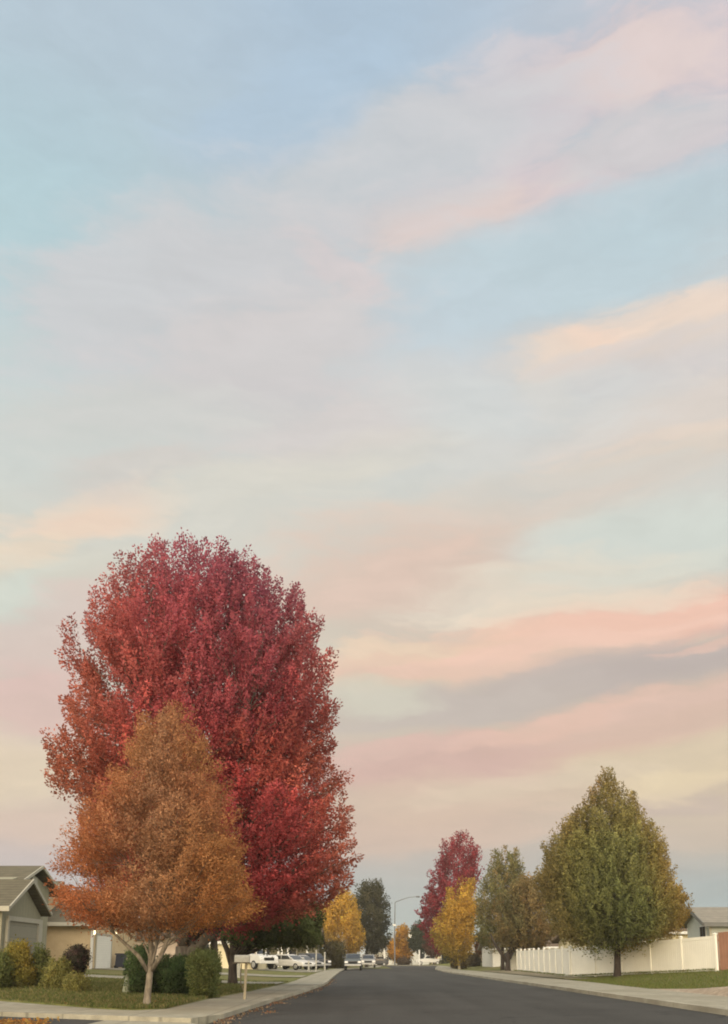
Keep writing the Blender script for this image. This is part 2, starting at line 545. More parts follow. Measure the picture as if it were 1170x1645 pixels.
# ------------------------------------------------------------------ foliage
def leaf_mesh(name, pos, direc, length, width, tint, mat, parent, rng, normals=None):
    n = len(pos)
    d = direc / np.linalg.norm(direc, axis=1, keepdims=True)
    rnd = rng.normal(size=(n, 3))
    side = np.cross(d, rnd)
    side /= np.linalg.norm(side, axis=1, keepdims=True) + 1e-9
    nor = np.cross(d, side)
    l = (length * (0.65 + 0.7 * rng.random(n)))[:, None]
    wd = l * width
    fold = nor * l * (0.12 * rng.random((n, 1)))
    v = np.empty((n, 4, 3))
    v[:, 0] = pos
    v[:, 1] = pos + d * l * 0.45 + side * wd * 0.5 + fold
    v[:, 2] = pos + d * l
    v[:, 3] = pos + d * l * 0.45 - side * wd * 0.5 + fold
    if normals is not None:          # leaves of one spray share its rounded shading
        normals = normals / (np.linalg.norm(normals, axis=1, keepdims=True) + 1e-9)
        ng = np.cross(v[:, 1] - v[:, 0], v[:, 2] - v[:, 0])
        fl = (ng * normals).sum(axis=1) < 0
        v[fl, 1], v[fl, 3] = v[fl, 3].copy(), v[fl, 1].copy()
    me = bpy.data.meshes.new(name)
    me.vertices.add(n * 4)
    me.vertices.foreach_set('co', v.astype(np.float32).ravel())
    me.loops.add(n * 4)
    me.loops.foreach_set('vertex_index', np.arange(n * 4, dtype=np.int32))
    me.polygons.add(n)
    me.polygons.foreach_set('loop_start', np.arange(0, n * 4, 4, dtype=np.int32))
    me.update(calc_edges=True)
    a = me.attributes.new('tint', 'FLOAT_COLOR', 'FACE')
    c = np.ones((n, 4), dtype=np.float32)
    c[:, :3] = np.clip(tint, 0.004, 0.8)
    a.data.foreach_set('color', c.ravel())
    if normals is not None:
        me.polygons.foreach_set('use_smooth', np.ones(n, dtype=bool))
        me.normals_split_custom_set_from_vertices(np.repeat(normals, 4, axis=0).astype(np.float32))
    me.materials.append(mat)
    o = bpy.data.objects.new(name, me)
    COL.objects.link(o)
    if parent is not None:
        o.parent = parent
    return o


def value_noise(seed):
    """cheap smooth 3-D noise from a few random plane waves"""
    r = np.random.default_rng(seed)
    k = r.normal(size=(10, 3))
    ph = r.random(10) * 6.28
    def f(p, freq):
        return np.sin(p @ k.T * freq + ph).sum(axis=1) / 4.5
    return f


def crown(sil, Yd, base, n_clumps, per, rng, nf, plume=(0.9, 0.22), up=0.9, outw=0.6, depth=1.0, shell=2.4, gaps=(), rough=0.16, lump=-0.5, lfreq=17.0):
    """leaf clump cloud inside the silhouette sil = [(py, pxl, pxr)...]; returns clump centres, axes, normalised coords (relative to base)"""
    zs, xl, xr = [], [], []
    for py, a, b in sil:
        pa, pb = P(a, py, Yd), P(b, py, Yd)
        zs.append(pa.z); xl.append(pa.x); xr.append(pb.x)
    o = np.argsort(zs)
    zs, xl, xr = np.array(zs)[o], np.array(xl)[o], np.array(xr)[o]
    out = []
    zmin, zmax = zs[0], zs[-1]
    fine = np.linspace(zmin, zmax, 200)
    area = (np.interp(fine, zs, xr) - np.interp(fine, zs, xl)) ** 1.7 + 0.02
    cdf = np.cumsum(area); cdf /= cdf[-1]
    need = n_clumps
    C, A, N = [], [], []
    for _try in range(60):
        if need <= 0:
            break
        k = need * 2 + 20
        z = np.interp(rng.random(k), cdf, fine)
        l, r = np.interp(z, zs, xl), np.interp(z, zs, xr)
        cx, rx = (l + r) / 2, (r - l) / 2
        th = rng.random(k) * 2 * np.pi
        rad = rng.random(k) ** (1 / shell)
        dirs = np.stack([np.cos(th), np.sin(th), (z - zmin) / 3.0], axis=1)
        rad = rad * (1 - rough * np.clip(nf(dirs, 2.6) + 0.2 + 0.5 * nf(dirs, 6.0), 0, 1.6))
        x = cx + rx * rad * np.cos(th)
        y = Yd + rx * depth * rad * np.sin(th)
        p = np.stack([x, y, z], axis=1)
        ok = np.ones(k, bool)
        for (gx, gy, ga, gb, gang) in gaps:
            c = P(gx, gy, Yd)
            s = Yd * cp / F
            dx, dz = x - c.x, z - c.z
            ca, sa = math.cos(R(gang)), math.sin(R(gang))
            u, v = dx * ca + dz * sa, -dx * sa + dz * ca
            ok &= (u / (ga * s)) ** 2 + (v / (gb * s)) ** 2 > 1
        q = p - np.array([0, 0, base.z])
        q = np.stack([q[:, 0] - 0.25 * q[:, 2] * np.cos(th), q[:, 1] - 0.25 * q[:, 2] * np.sin(th), q[:, 2] * 0.55], axis=1)
        ok &= nf(q, lfreq / (zmax - zmin)) > lump + 0.25 * rng.random(k)
        p, th, rad, z = p[ok], th[ok], rad[ok], z[ok]
        hv = (z - zmin) / (zmax - zmin)
        ax = np.stack([np.cos(th) * outw * rad * (1.15 - hv), np.sin(th) * outw * rad * (1.15 - hv), np.full(len(z), up) * (0.35 + 0.65 * hv)], axis=1) + rng.normal(size=(len(z), 3)) * 0.2
        ax /= np.linalg.norm(ax, axis=1, keepdims=True)
        mid = np.interp(z, zs, (xl + xr) / 2)
        hw = np.interp(z, zs, (xr - xl) / 2) + 0.05
        u = (p[:, 0] - mid) / hw
        C.append(p[:need]); A.append(ax[:need]); N.append(np.stack([u, hv, rad], axis=1)[:need])
        need -= len(C[-1])
    C, A, N = np.concatenate(C), np.concatenate(A), np.concatenate(N)
    return C, A, N, (zs, xl, xr)


def leaves_from_clumps(C, A, per, plume, rng, droop=0.25, ls=0.12):
    n = len(C)
    L = plume[0] * (0.55 + 0.9 * rng.random(n))
    W = plume[1] * (0.7 + 0.6 * rng.random(n))
    idx = np.repeat(np.arange(n), per)
    t = rng.random(len(idx)) ** 0.65
    off = np.clip(rng.normal(size=(len(idx), 3)), -1.5, 1.5) * (W[idx] * (1.0 - 0.40 * t))[:, None]
    pos = C[idx] + A[idx] * ((t - 0.72) * L[idx])[:, None] + off
    d = A[idx] * 0.75 + off / (W[idx][:, None] + 1e-6) * 0.5 + rng.normal(size=(len(idx), 3)) * 0.42
    d[:, 2] -= droop
    nrm = off / (W[idx][:, None] + 1e-6) * 0.75 + rng.normal(size=(len(idx), 3)) * 0.16
    return pos, d, idx, nrm


def crown_out(C, prof, Yd, depth):
    zs, xl, xr = prof
    mid = np.interp(C[:, 2], zs, (xl + xr) / 2)
    rmax = (xr - xl).max() / 2
    hv = (C[:, 2] - zs[0]) / (zs[-1] - zs[0])
    return np.stack([(C[:, 0] - mid) / rmax, (C[:, 1] - Yd) / (rmax * depth), hv * 0.9 - 0.15], axis=1) * 0.75


def bez(a, b, c, n):
    return [a * (1 - t) ** 2 + b * (2 * t * (1 - t)) + c * t ** 2 for t in [i / (n - 1) for i in range(n)]]


def tree(name, label, sil, Yd, trunk_px, base_py, palette, leaf=0.12, n_clumps=300, per=60, plume=(0.9, 0.22), bark='bark_grey', r0=0.2,
         fork_py=None, limbs=7, limb_px=None, seed=1, gaps=(), group='autumn street trees', cat='tree', up=0.9, outw=0.6, shell=2.4, twigs=150, lw=0.62,
         droop=0.25, rough=0.16, depth=1.0, trunk_top_px=None, flare=1.5, limb_r=0.55, cname='crown', extra_trunks=(), twig_r=0.022, bz=None, lim_in=0.62, lump=-0.5, lfreq=17.0):
    rng = np.random.default_rng(seed)
    nf = value_noise(seed + 100)
    base = P(trunk_px, base_py, Yd)
    base.z = gz(base.x, Yd) if bz is None else bz
    root = empty(name, base, label, cat, group)
    C, A, N, prof = crown(sil, Yd, base, n_clumps, per, rng, nf, plume, up, outw, depth, shell, gaps, rough, lump, lfreq)
    zs, xl, xr = prof
    b = np.array(base)
    pos, d, idx, nrm = leaves_from_clumps(C, A, per, plume, rng, droop, leaf)
    keep = np.ones(len(pos), bool)
    for (gx, gy, ga, gb, gang) in gaps:          # open sky between boughs
        c = P(gx, gy, Yd)
        sc_ = Yd * cp / F * 0.72
        dx, dz = pos[:, 0] - c.x, pos[:, 2] - c.z
        ca, sa = math.cos(R(gang)), math.sin(R(gang))
        u, v = dx * ca + dz * sa, -dx * sa + dz * ca
        keep &= ((u / (ga * sc_)) ** 2 + (v / (gb * sc_)) ** 2 > 0.6 + 0.5 * rng.random(len(pos))) | (rng.random(len(pos)) < 0.03)
    pos, d, nrm, idx = pos[keep], d[keep], nrm[keep], idx[keep]
    col = palette(N[idx], C[idx] - b, nf, rng, idx)
    leaf_mesh(cname, pos - b, d, leaf, lw, col, M['leaf'], root, rng, nrm + crown_out(C, prof, Yd, depth)[idx])
    # trunk, limbs and twigs
    mb = MB()
    fork = P(trunk_top_px if trunk_top_px is not None else trunk_px, fork_py, Yd) - base if fork_py is not None else Vector((0, 0, (zs[0] - base.z) * 0.95 + 0.2))
    H = zs[-1] - base.z
    tp = [Vector((0, 0, -0.12)), Vector((0, 0, 0.06)), fork * 0.22 + Vector((0, 0, .02)), fork * 0.6, fork]
    mb.tube(tp, [r0 * flare, r0 * 1.18, r0, r0 * 0.92, r0 * 0.88], 12)
    ends = []
    skel = []
    cx = lambda z: float(np.interp(z, zs, (xl + xr) / 2)) - base.x
    rx = lambda z: float(np.interp(z, zs, (xr - xl) / 2))
    # leader
    for k in range(limbs):
        a = 2 * math.pi * (k + 0.35 * rng.random()) / max(1, limbs - 1)
        if k == 0:
            ze = base.z + H * 0.9; rr = 0.05
        else:
            ze = zs[0] + (zs[-1] - zs[0]) * (0.35 + 0.5 * rng.random()); rr = lim_in
        e = Vector((cx(ze) + rx(ze) * rr * math.cos(a), rx(ze) * depth * rr * math.sin(a), ze - base.z))
        c = fork + Vector(((e.x - fork.x) * 0.55, (e.y - fork.y) * 0.55, (e.z - fork.z) * 0.3))
        pts = bez(fork - Vector((0, 0, 0.1)), c, e, 9)
        for q in range(1, 8):
            pts[q] = pts[q] + Vector(rng.normal(size=3) * 0.012 * H * 0.5)
        rl = r0 * limb_r * (1.25 if k == 0 else 0.75 + .3 * rng.random())
        mb.tube(pts, [rl * (1 - 0.86 * q / 8) for q in range(9)], 7)
        skel += [(p, rl * (1 - 0.86 * q / 8)) for q, p in enumerate(pts)][2:]
    for pl in (limb_px or ()):
        pts = [P(x, y, Yd + dy) - base for (x, y, dy, r) in pl]
        mb.tube(pts, [q[3] for q in pl], 8)
        skel += [(p, q[3]) for p, q in zip(pts, pl)][1:]
    sk = np.array([list(p) for p, _ in skel])
    sel = rng.permutation(len(C))[:twigs]
    for k in sel:
        c = C[k] - b - A[k] * plume[0] * 0.3
        dd = sk - c
        pen = np.linalg.norm(dd, axis=1) + np.clip(dd[:, 2] + 0.3, 0, None) * 2.0
        j = int(np.argmin(pen))
        s = Vector(sk[j]); e = Vector(c)
        if (e - s).length > plume[0] * 1.9:
            s = e.lerp(s, plume[0] * 1.5 / (e - s).length)
        midp = (s + e) / 2 + Vector((0, 0, -0.08 * (e - s).length)) + Vector(rng.normal(size=3) * 0.05)
        tr = min(twig_r, skel[j][1] * 0.7)
        tip = e + Vector(A[k]) * plume[0] * 0.35
        mb.tube([s, midp, e, tip], [tr, tr * 0.75, tr * 0.45, tr * 0.15], 4, caps=False)
    mb.build('trunk', M[bark], root, smooth=True)
    for (pl, nm) in extra_trunks:
        m2 = MB()
        m2.tube([P(x, y, Yd + dy) - base for (x, y, dy, r) in pl], [q[3] for q in pl], 9)
        m2.build(nm, M[bark], root, smooth=True)
    return root


def mixc(a, b, t):
    t = np.clip(t, 0, 1)[:, None]
    return np.array(a)[None, :] * (1 - t) + np.array(b)[None, :] * t if np.ndim(a) == 1 else a * (1 - t) + np.array(b)[None, :] * t


def jitter(col, idx, rng, clump=0.18, leafv=0.22):
    leafv *= 0.45
    nc = idx.max() + 1
    cl = 1 + clump * rng.normal(size=nc)
    lv = 1 + leafv * rng.normal(size=len(idx))
    return 1.14 * col * np.clip(cl[idx] * lv, 0.45, 1.8)[:, None]


def pal_red(N, p, nf, rng, idx):
    u, v = N[:, 0], N[:, 1]
    n1, n2 = nf(p, 0.45), nf(p + 7.3, 0.8)
    col = mixc((0.44, 0.088, 0.088), (0.325, 0.090, 0.122), (v - 0.45) * 2.4 + 0.3 * n1)           # deep wine towards the top
    col = mixc(col, (0.42, 0.150, 0.085), np.clip((-u - 0.15) * 1.9, 0, .95) * np.clip(1.35 - v * 1.15, 0, 1))    # rusty on the left
    col = mixc(col, (0.46, 0.17, 0.095), np.clip((u - 0.62) * 2.4, 0, .8) * np.clip(1.25 - v * 1.3, 0, 1))
    col = mixc(col, (0.44, 0.15, 0.085), np.clip(n2 - 0.35, 0, .5) * np.clip(1.6 - v * 1.9, 0, 1))
    nc = idx.max() + 1
    br = (rng.random(nc) < 0.10)[idx]
    col[br] *= np.array([1.22, 1.15, 1.1])
    return jitter(col, idx, rng, 0.13, 0.2)


def pal_orange(N, p, nf, rng, idx):
    u, v = N[:, 0], N[:, 1]
    n1 = nf(p, 1.1)
    col = mixc((0.45, 0.200, 0.092), (0.46, 0.235, 0.098), 0.5 + 0.6 * n1)
    col = mixc(col, (0.41, 0.235, 0.135), np.clip(1.0 - np.abs(u) * 1.4 - np.abs(v - 0.45), 0, 0.8))
    col = mixc(col, (0.49, 0.170, 0.070), np.clip((-u - 0.05) * 1.4, 0, .85) * np.clip(1.2 - v * 1.5, 0, 1))
    col = mixc(col, (0.53, 0.225, 0.068), np.clip((u - 0.2) * 1.4, 0, .8) * np.clip(0.9 - v * 1.6, 0, 1))
    return jitter(col, idx, rng, 0.13, 0.25)


def pal_green_gold(N, p, nf, rng, idx):
    u, v = N[:, 0], N[:, 1]
    n1 = nf(p, 0.6)
    col = mixc((0.236, 0.236, 0.083), (0.305, 0.282, 0.094), 0.4 + 0.7 * n1)
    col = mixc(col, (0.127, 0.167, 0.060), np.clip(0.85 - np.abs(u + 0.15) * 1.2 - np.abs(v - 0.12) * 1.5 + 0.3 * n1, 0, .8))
    col = mixc(col, (0.40, 0.25, 0.066), np.clip((u - 0.35) * 1.7, 0, .85) * np.clip(1.3 - v * 1.1, 0, 1))
    col = mixc(col, (0.34, 0.20, 0.075), np.clip((v - 0.55) * 1.3, 0, .45) + np.clip((-u - .6) * 1.4, 0, .55))
    return jitter(col, idx, rng, 0.16, 0.25)


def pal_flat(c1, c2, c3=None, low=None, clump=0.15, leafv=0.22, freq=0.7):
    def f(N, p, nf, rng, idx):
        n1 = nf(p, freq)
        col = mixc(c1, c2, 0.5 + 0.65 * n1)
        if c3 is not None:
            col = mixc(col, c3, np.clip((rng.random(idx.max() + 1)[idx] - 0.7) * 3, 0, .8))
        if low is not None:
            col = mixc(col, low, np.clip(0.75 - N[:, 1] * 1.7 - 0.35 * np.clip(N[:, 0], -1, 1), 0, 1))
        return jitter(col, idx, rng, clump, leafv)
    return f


# --- the great red maple
tree('red_maple', 'tallest tree, a huge crimson maple with a wide rounded crown behind the hedge',
     [(890, 262, 284), (908, 225, 392), (928, 195, 452), (966, 160, 498), (1004, 152, 508), (1050, 108, 526), (1085, 94, 545), (1120, 106, 542), (1160, 104, 550),
      (1220, 90, 550), (1290, 96, 556), (1340, 106, 572), (1390, 112, 566), (1436, 130, 548), (1466, 200, 500), (1482, 250, 430)],
     31.0, 297, 1585, pal_red, leaf=0.095, n_clumps=3900, per=92, plume=(1.3, 0.11), bark='bark_grey', r0=0.34, fork_py=1520, limbs=13, seed=3,
     gaps=[(116, 1104, 46, 17, -27), (186, 1094, 80, 17, -58), (113, 1154, 36, 17, -60), (216, 1142, 28, 17, -60), (110, 1300, 26, 13, -20), (125, 1325, 20, 12, 10), (108, 1345, 24, 12, 0), (128, 1290, 14, 9, 0), (470, 1085, 24, 9, 50), (410, 1168, 11, 9, 0), (536, 1112, 20, 9, 40), (238, 1015, 18, 6, 80), (260, 985, 15, 5, 80), (188, 965, 26, 7, 65), (450, 960, 26, 7, 60), (530, 1290, 18, 8, 20), (545, 1180, 16, 8, 30)],
     up=1.0, outw=0.75, twigs=900, limb_r=0.5, twig_r=0.03, rough=0.13, lump=-0.85, lfreq=38.0,
     limb_px=[[(300, 1540, 0, .26), (318, 1520, -.3, .2), (345, 1494, -.5, .17), (385, 1440, -.6, .1)]],
     extra_trunks=[([(346, 1600, 0.3, .13), (345, 1545, .3, .125), (343, 1490, .3, .11), (335, 1430, .3, .08)], 'stem')], group='autumn trees on the left verge')

# --- orange tree in front of it
tree('orange_tree', 'orange-brown tree with a pale forked trunk by the corner pavement',
     [(1136, 258, 284), (1158, 224, 322), (1200, 190, 346), (1260, 162, 368), (1320, 122, 394), (1370, 106, 408), (1420, 94, 420), (1455, 89, 424), (1473, 100, 408), (1484, 135, 345), (1490, 185, 285)],
     21.7, 236, 1612, pal_orange, leaf=0.056, lw=0.5, n_clumps=1750, per=84, plume=(0.6, 0.105), bark='bark_pale', r0=0.08, fork_py=1552, trunk_top_px=242, limbs=3, seed=5, flare=1.25,
     gaps=[(207, 1390, 38, 22, 12), (135, 1418, 46, 15, -12), (184, 1420, 22, 14, 0), (108, 1350, 16, 14, 0), (214, 1240, 14, 12, 0), (345, 1180, 22, 14, 40), (195, 1165, 22, 12, -40)],
     limb_px=[[(239, 1562, 0, .055), (222, 1535, -.15, .048), (200, 1515, -.3, .04), (184, 1500, -.4, .03), (170, 1470, -.5, .02)],
              [(243, 1560, 0, .055), (258, 1537, -.2, .05), (270, 1508, -.3, .04), (285, 1460, -.4, .03)],
              [(241, 1560, 0, .068), (243, 1530, .1, .06), (240, 1480, .1, .05), (246, 1380, .1, .04), (255, 1250, 0, .02)],
              [(242, 1560, 0, .045), (250, 1525, .3, .038), (262, 1470, .5, .03), (290, 1380, .6, .02)]],
     up=0.85, outw=0.8, twigs=600, limb_r=0.3, twig_r=0.009, droop=0.18, rough=0.24, lump=-0.8, lfreq=26.0, group='autumn trees on the left verge')

# --- big green-gold tree on the right
tree('green_tree', 'large cone-shaped green tree turning gold before the white fence',
     [(1237, 973, 984), (1260, 957, 1003), (1290, 937, 1026), (1320, 908, 1043), (1345, 884, 1056), (1380, 868, 1070), (1420, 864, 1084), (1445, 866, 1100), (1470, 872, 1103), (1493, 884, 1094), (1507, 905, 1056), (1517, 960, 1010)],
     53.0, 992, 1568, pal_green_gold, leaf=0.112, n_clumps=3000, per=66, plume=(1.4, 0.095), bark='bark_dark', r0=0.19, fork_py=1515, limbs=9, seed=8,
     up=1.3, outw=0.38, twigs=250, rough=0.09, lump=-1.1, lfreq=30.0, gaps=[(963, 1303, 5, 12, 0), (1020, 1337, 4, 7, 0), (910, 1372, 4, 8, 0)], group='autumn trees on the right verge')

tree('olive_tree', 'narrow-topped olive-green tree between the yellow tree and the big green tree',
     [(1361, 806, 826), (1376, 791, 838), (1400, 779, 845), (1440, 763, 854), (1480, 757, 852), (1505, 761, 842), (1517, 776, 830)],
     94.0, 808, 1558, pal_flat((0.270, 0.225, 0.085), (0.190, 0.185, 0.070), (0.33, 0.215, 0.085)), leaf=0.19, n_clumps=520, per=50, plume=(1.5, 0.19), bark='bark_dark', r0=0.2, seed=11, up=1.3, outw=0.4, twigs=60, rough=0.1, lump=-1.1, group='autumn trees on the right verge')
tree('brown_tree', 'low olive-brown tree with a forked dark trunk at the end of the white fence',
     [(1404, 846, 862), (1416, 828, 884), (1440, 803, 896), (1480, 792, 900), (1506, 800, 896), (1522, 812, 872)],
     85.5, 816, 1560, pal_flat((0.285, 0.205, 0.080), (0.185, 0.165, 0.065), (0.35, 0.21, 0.08)), leaf=0.18, n_clumps=560, per=50, plume=(1.2, 0.2), bark='bark_dark', r0=0.24, fork_py=1530, seed=12, twigs=60, rough=0.1, lump=-1.1,
     limb_px=[[(815, 1545, 0, .2), (806, 1532, 0, .16), (796, 1518, 0, .12), (788, 1500, 0, .06)], [(818, 1540, 0, .2), (828, 1520, 0, .12), (838, 1495, 0, .06)]], group='autumn trees on the right verge')
tree('crimson_tree', 'distant crimson maple with spiky top rising behind the yellow tree',
     [(1340, 736, 752), (1352, 712, 766), (1372, 700, 774), (1400, 692, 776), (1425, 686, 774), (1442, 677, 760), (1470, 668, 750), (1500, 672, 742), (1518, 690, 722)],
     128.0, 728, 1552, pal_flat((0.33, 0.048, 0.062), (0.26, 0.042, 0.056), (0.36, 0.07, 0.072)), leaf=0.25, n_clumps=620, per=50, plume=(2.3, 0.2), bark='bark_dark', r0=0.28, seed=13, up=1.0, outw=1.0, twigs=80, rough=0.26,
     gaps=[(703, 1425, 7, 5, 40), (679, 1462, 4, 5, 0), (678, 1478, 4, 4, 0)], group='autumn trees on the right verge')
tree('yellow_tree', 'golden yellow egg-shaped tree in front of the distant crimson maple',
     [(1416, 737, 758), (1430, 724, 770), (1455, 711, 773), (1480, 701, 768), (1505, 693, 767), (1525, 700, 764), (1538, 716, 748)],
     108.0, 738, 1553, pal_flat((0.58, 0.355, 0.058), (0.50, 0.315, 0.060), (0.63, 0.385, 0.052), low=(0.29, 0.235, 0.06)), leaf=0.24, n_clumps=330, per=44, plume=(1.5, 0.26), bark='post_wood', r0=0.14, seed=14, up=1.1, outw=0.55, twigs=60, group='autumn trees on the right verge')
tree('yellow_tree', 'rounded golden yellow tree just right of the huge crimson maple',
     [(1430, 546, 556), (1442, 528, 567), (1465, 517, 577), (1490, 511, 586), (1512, 513, 587), (1528, 521, 579), (1538, 530, 562)],
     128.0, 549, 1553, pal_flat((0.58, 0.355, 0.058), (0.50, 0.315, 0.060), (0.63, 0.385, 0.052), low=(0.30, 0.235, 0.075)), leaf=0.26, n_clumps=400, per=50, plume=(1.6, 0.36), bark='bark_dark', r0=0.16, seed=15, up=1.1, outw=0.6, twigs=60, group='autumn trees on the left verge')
tree('dark_tree', 'dark green-brown oval tree behind the parked grey pickup',
     [(1419, 582, 610), (1430, 573, 620), (1450, 568, 626), (1480, 564, 630), (1500, 566, 631), (1517, 578, 622), (1528, 592, 612)],
     141.0, 589, 1553, pal_flat((0.085, 0.082, 0.042), (0.066, 0.068, 0.036), (0.11, 0.095, 0.048)), leaf=0.27, n_clumps=400, per=50, plume=(1.9, 0.34), bark='bark_dark', r0=0.24, seed=16, up=1.2, outw=0.5, twigs=50, rough=0.22, group='autumn trees on the left verge')
tree('green_tree', 'shady green tree with a dark forked trunk beside the white mailbox',
     [(1440, 395, 470), (1456, 360, 516), (1480, 345, 526), (1502, 350, 526), (1514, 385, 520)],
     40.0, 374, 1578, pal_flat((0.138, 0.156, 0.053), (0.100, 0.125, 0.045), (0.200, 0.181, 0.062)), leaf=0.115, n_clumps=820, per=60, plume=(0.6, 0.17), bark='bark_dark', r0=0.19, fork_py=1535, seed=17, flare=1.2, twigs=130,
     limb_px=[[(373, 1550, 0, .15), (366, 1528, 0, .12), (357, 1508, 0, .09), (350, 1480, 0, .05)], [(376, 1548, 0, .15), (380, 1530, 0, .1), (396, 1505, 0, .08), (415, 1480, 0, .05)], [(374, 1550, 0, .16), (374, 1520, 0, .13), (373, 1490, 0, .08)]],
     outw=0.8, group='autumn trees on the left verge')
tree('yellow_tree', 'smallest yellow tree, far off beyond the end of the road',
     [(1486, 643, 648), (1495, 637, 654), (1510, 630, 660), (1525, 624, 663), (1535, 624, 662), (1540, 632, 655)],
     194.0, 644, 1548, pal_flat((0.52, 0.27, 0.03), (0.44, 0.24, 0.03)), leaf=0.42, n_clumps=170, per=34, plume=(2.0, 0.36), bark='bark_dark', r0=0.15, seed=19, up=1.2, outw=0.5, twigs=20, bz=0.14, group='distant trees')
tree('dark_tree', 'small dark green tree at the left foot of the distant crimson maple',
     [(1484, 668, 682), (1495, 662, 688), (1510, 659, 692), (1524, 664, 690)],
     191.0, 676, 1547, pal_flat((0.06, 0.075, 0.035), (0.045, 0.055, 0.028)), leaf=0.42, n_clumps=170, per=34, plume=(1.9, 0.46), bark='bark_dark', r0=0.16, seed=20, twigs=20, bz=.14, group='distant trees')
tree('brown_tree', 'small brownish tree with a thin dark trunk before the distant white pickup',
     [(1500, 690, 706), (1510, 682, 714), (1522, 682, 716), (1531, 690, 708)],
     189.5, 697, 1547, pal_flat((0.12, 0.08, 0.04), (0.16, 0.075, 0.04)), leaf=0.4, n_clumps=150, per=34, plume=(1.5, 0.42), bark='bark_dark', r0=0.2, seed=21, twigs=20, bz=.14, group='distant trees')
tree('russet_tree', 'small russet tree showing between the yellow and the olive trees',
     [(1502, 770, 786), (1512, 762, 794), (1526, 764, 794), (1534, 772, 788)],
     125.0, 778, 1549, pal_flat((0.26, 0.11, 0.05), (0.18, 0.095, 0.045)), leaf=0.27, n_clumps=130, per=34, plume=(1.1, 0.32), bark='bark_dark', r0=0.12, seed=22, twigs=20, group='distant trees')


# --- shrubs
def shrub(name, label, sil, Yd, px, base_py, palette, leaf, n_clumps, per, plume, seed, bark='bark_dark', cat='shrub', group='front yard shrubs', shell=2.0, up=0.9, outw=0.8, stems=6, depth=1.0, rough=0.3, bz=None, lump=-0.55, lfreq=9.0):
    rng = np.random.default_rng(seed)
    nf = value_noise(seed + 300)
    base = P(px, base_py, Yd)
    base.z = gz(base.x, Yd) if bz is None else bz
    root = empty(name, base, label, cat, group)
    C, A, N, prof = crown(sil, Yd, base, n_clumps, per, rng, nf, plume, up, outw, depth, shell, (), rough, -0.85 if cat == 'hedge' else lump, lfreq)
    b = np.array(base)
    pos, d, idx, nrm = leaves_from_clumps(C, A, per, plume, rng, 0.1, leaf)
    pos[:, 2] = np.maximum(pos[:, 2], b[2] + 0.02)
    leaf_mesh('foliage', pos - b, d, leaf, 0.55, palette(N[idx], C[idx] - b, nf, rng, idx), M['leaf'], root, rng, nrm + crown_out(C, prof, Yd, depth)[idx])
    mb = MB()
    sel = rng.permutation(len(C))[:stems * 5]
    for k in sel:
        e = Vector(C[k] - b)
        s = Vector((e.x * 0.25, e.y * 0.25, -0.05))
        mb.tube([s, (s + e) / 2 + Vector((0, 0, .05)), e], [0.02, 0.014, 0.005], 4, caps=False)
    mb.build('stem', M[bark], root)
    return root


G_DARK = pal_flat((0.062, 0.104, 0.036), (0.091, 0.130, 0.047), (0.117, 0.150, 0.055), freq=1.5)
G_MID = pal_flat((0.135, 0.165, 0.055), (0.175, 0.195, 0.064), (0.24, 0.235, 0.075), freq=1.5)
G_YEL = pal_flat((0.26, 0.24, 0.075), (0.20, 0.205, 0.065), (0.34, 0.27, 0.07), freq=1.5)
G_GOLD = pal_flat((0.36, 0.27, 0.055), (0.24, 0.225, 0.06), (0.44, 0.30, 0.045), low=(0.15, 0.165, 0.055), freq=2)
shrub('hedge', 'clipped dark green hedge to the left of the orange tree trunk', [(1524, 214, 236), (1532, 208, 240), (1560, 206, 242), (1590, 206, 242)], 27.5, 224, 1594, G_DARK, 0.06, 260, 60, (0.22, 0.10), 31, cat='hedge', group='clipped hedges', depth=1.4)
shrub('hedge', 'dark green hedge under the crimson maple, right of the orange tree trunk', [(1542, 252, 300), (1550, 246, 312), (1565, 243, 318), (1590, 244, 318)], 28.2, 280, 1593, G_DARK, 0.06, 420, 60, (0.24, 0.11), 32, cat='hedge', group='clipped hedges')
shrub('hedge', 'lighter green squared hedge nearest the mailbox', [(1530, 312, 346), (1538, 306, 351), (1565, 304, 352), (1595, 306, 350)], 26.8, 328, 1598, G_MID, 0.06, 420, 60, (0.24, 0.11), 33, cat='hedge', group='clipped hedges')
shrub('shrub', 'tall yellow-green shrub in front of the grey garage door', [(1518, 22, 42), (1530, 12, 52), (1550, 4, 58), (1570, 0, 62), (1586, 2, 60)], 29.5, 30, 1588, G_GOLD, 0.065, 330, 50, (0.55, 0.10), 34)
shrub('shrub', 'olive shrub at the left edge of the picture below the garage', [(1535, -30, 8), (1555, -45, 20), (1588, -45, 22)], 29.0, -10, 1590, G_MID, 0.065, 280, 50, (0.5, 0.10), 35)
shrub('shrub', 'thin upright olive shrub by the right edge of the grey garage', [(1522, 60, 72), (1540, 52, 80), (1565, 48, 84), (1586, 50, 84)], 30.0, 66, 1587, G_MID, 0.065, 170, 46, (0.55, 0.09), 36)
shrub('shrub', 'low pale yellow-green shrub in front of the beige wall', [(1546, 84, 108), (1560, 74, 122), (1588, 72, 128)], 28.5, 98, 1590, G_YEL, 0.055, 270, 50, (0.5, 0.085), 37)
shrub('shrub', 'wispy low ground shrub at the end of the shrub row', [(1568, 112, 134), (1578, 104, 142), (1592, 104, 142)], 27.0, 124, 1593, G_YEL, 0.05, 150, 46, (0.3, 0.09), 38)
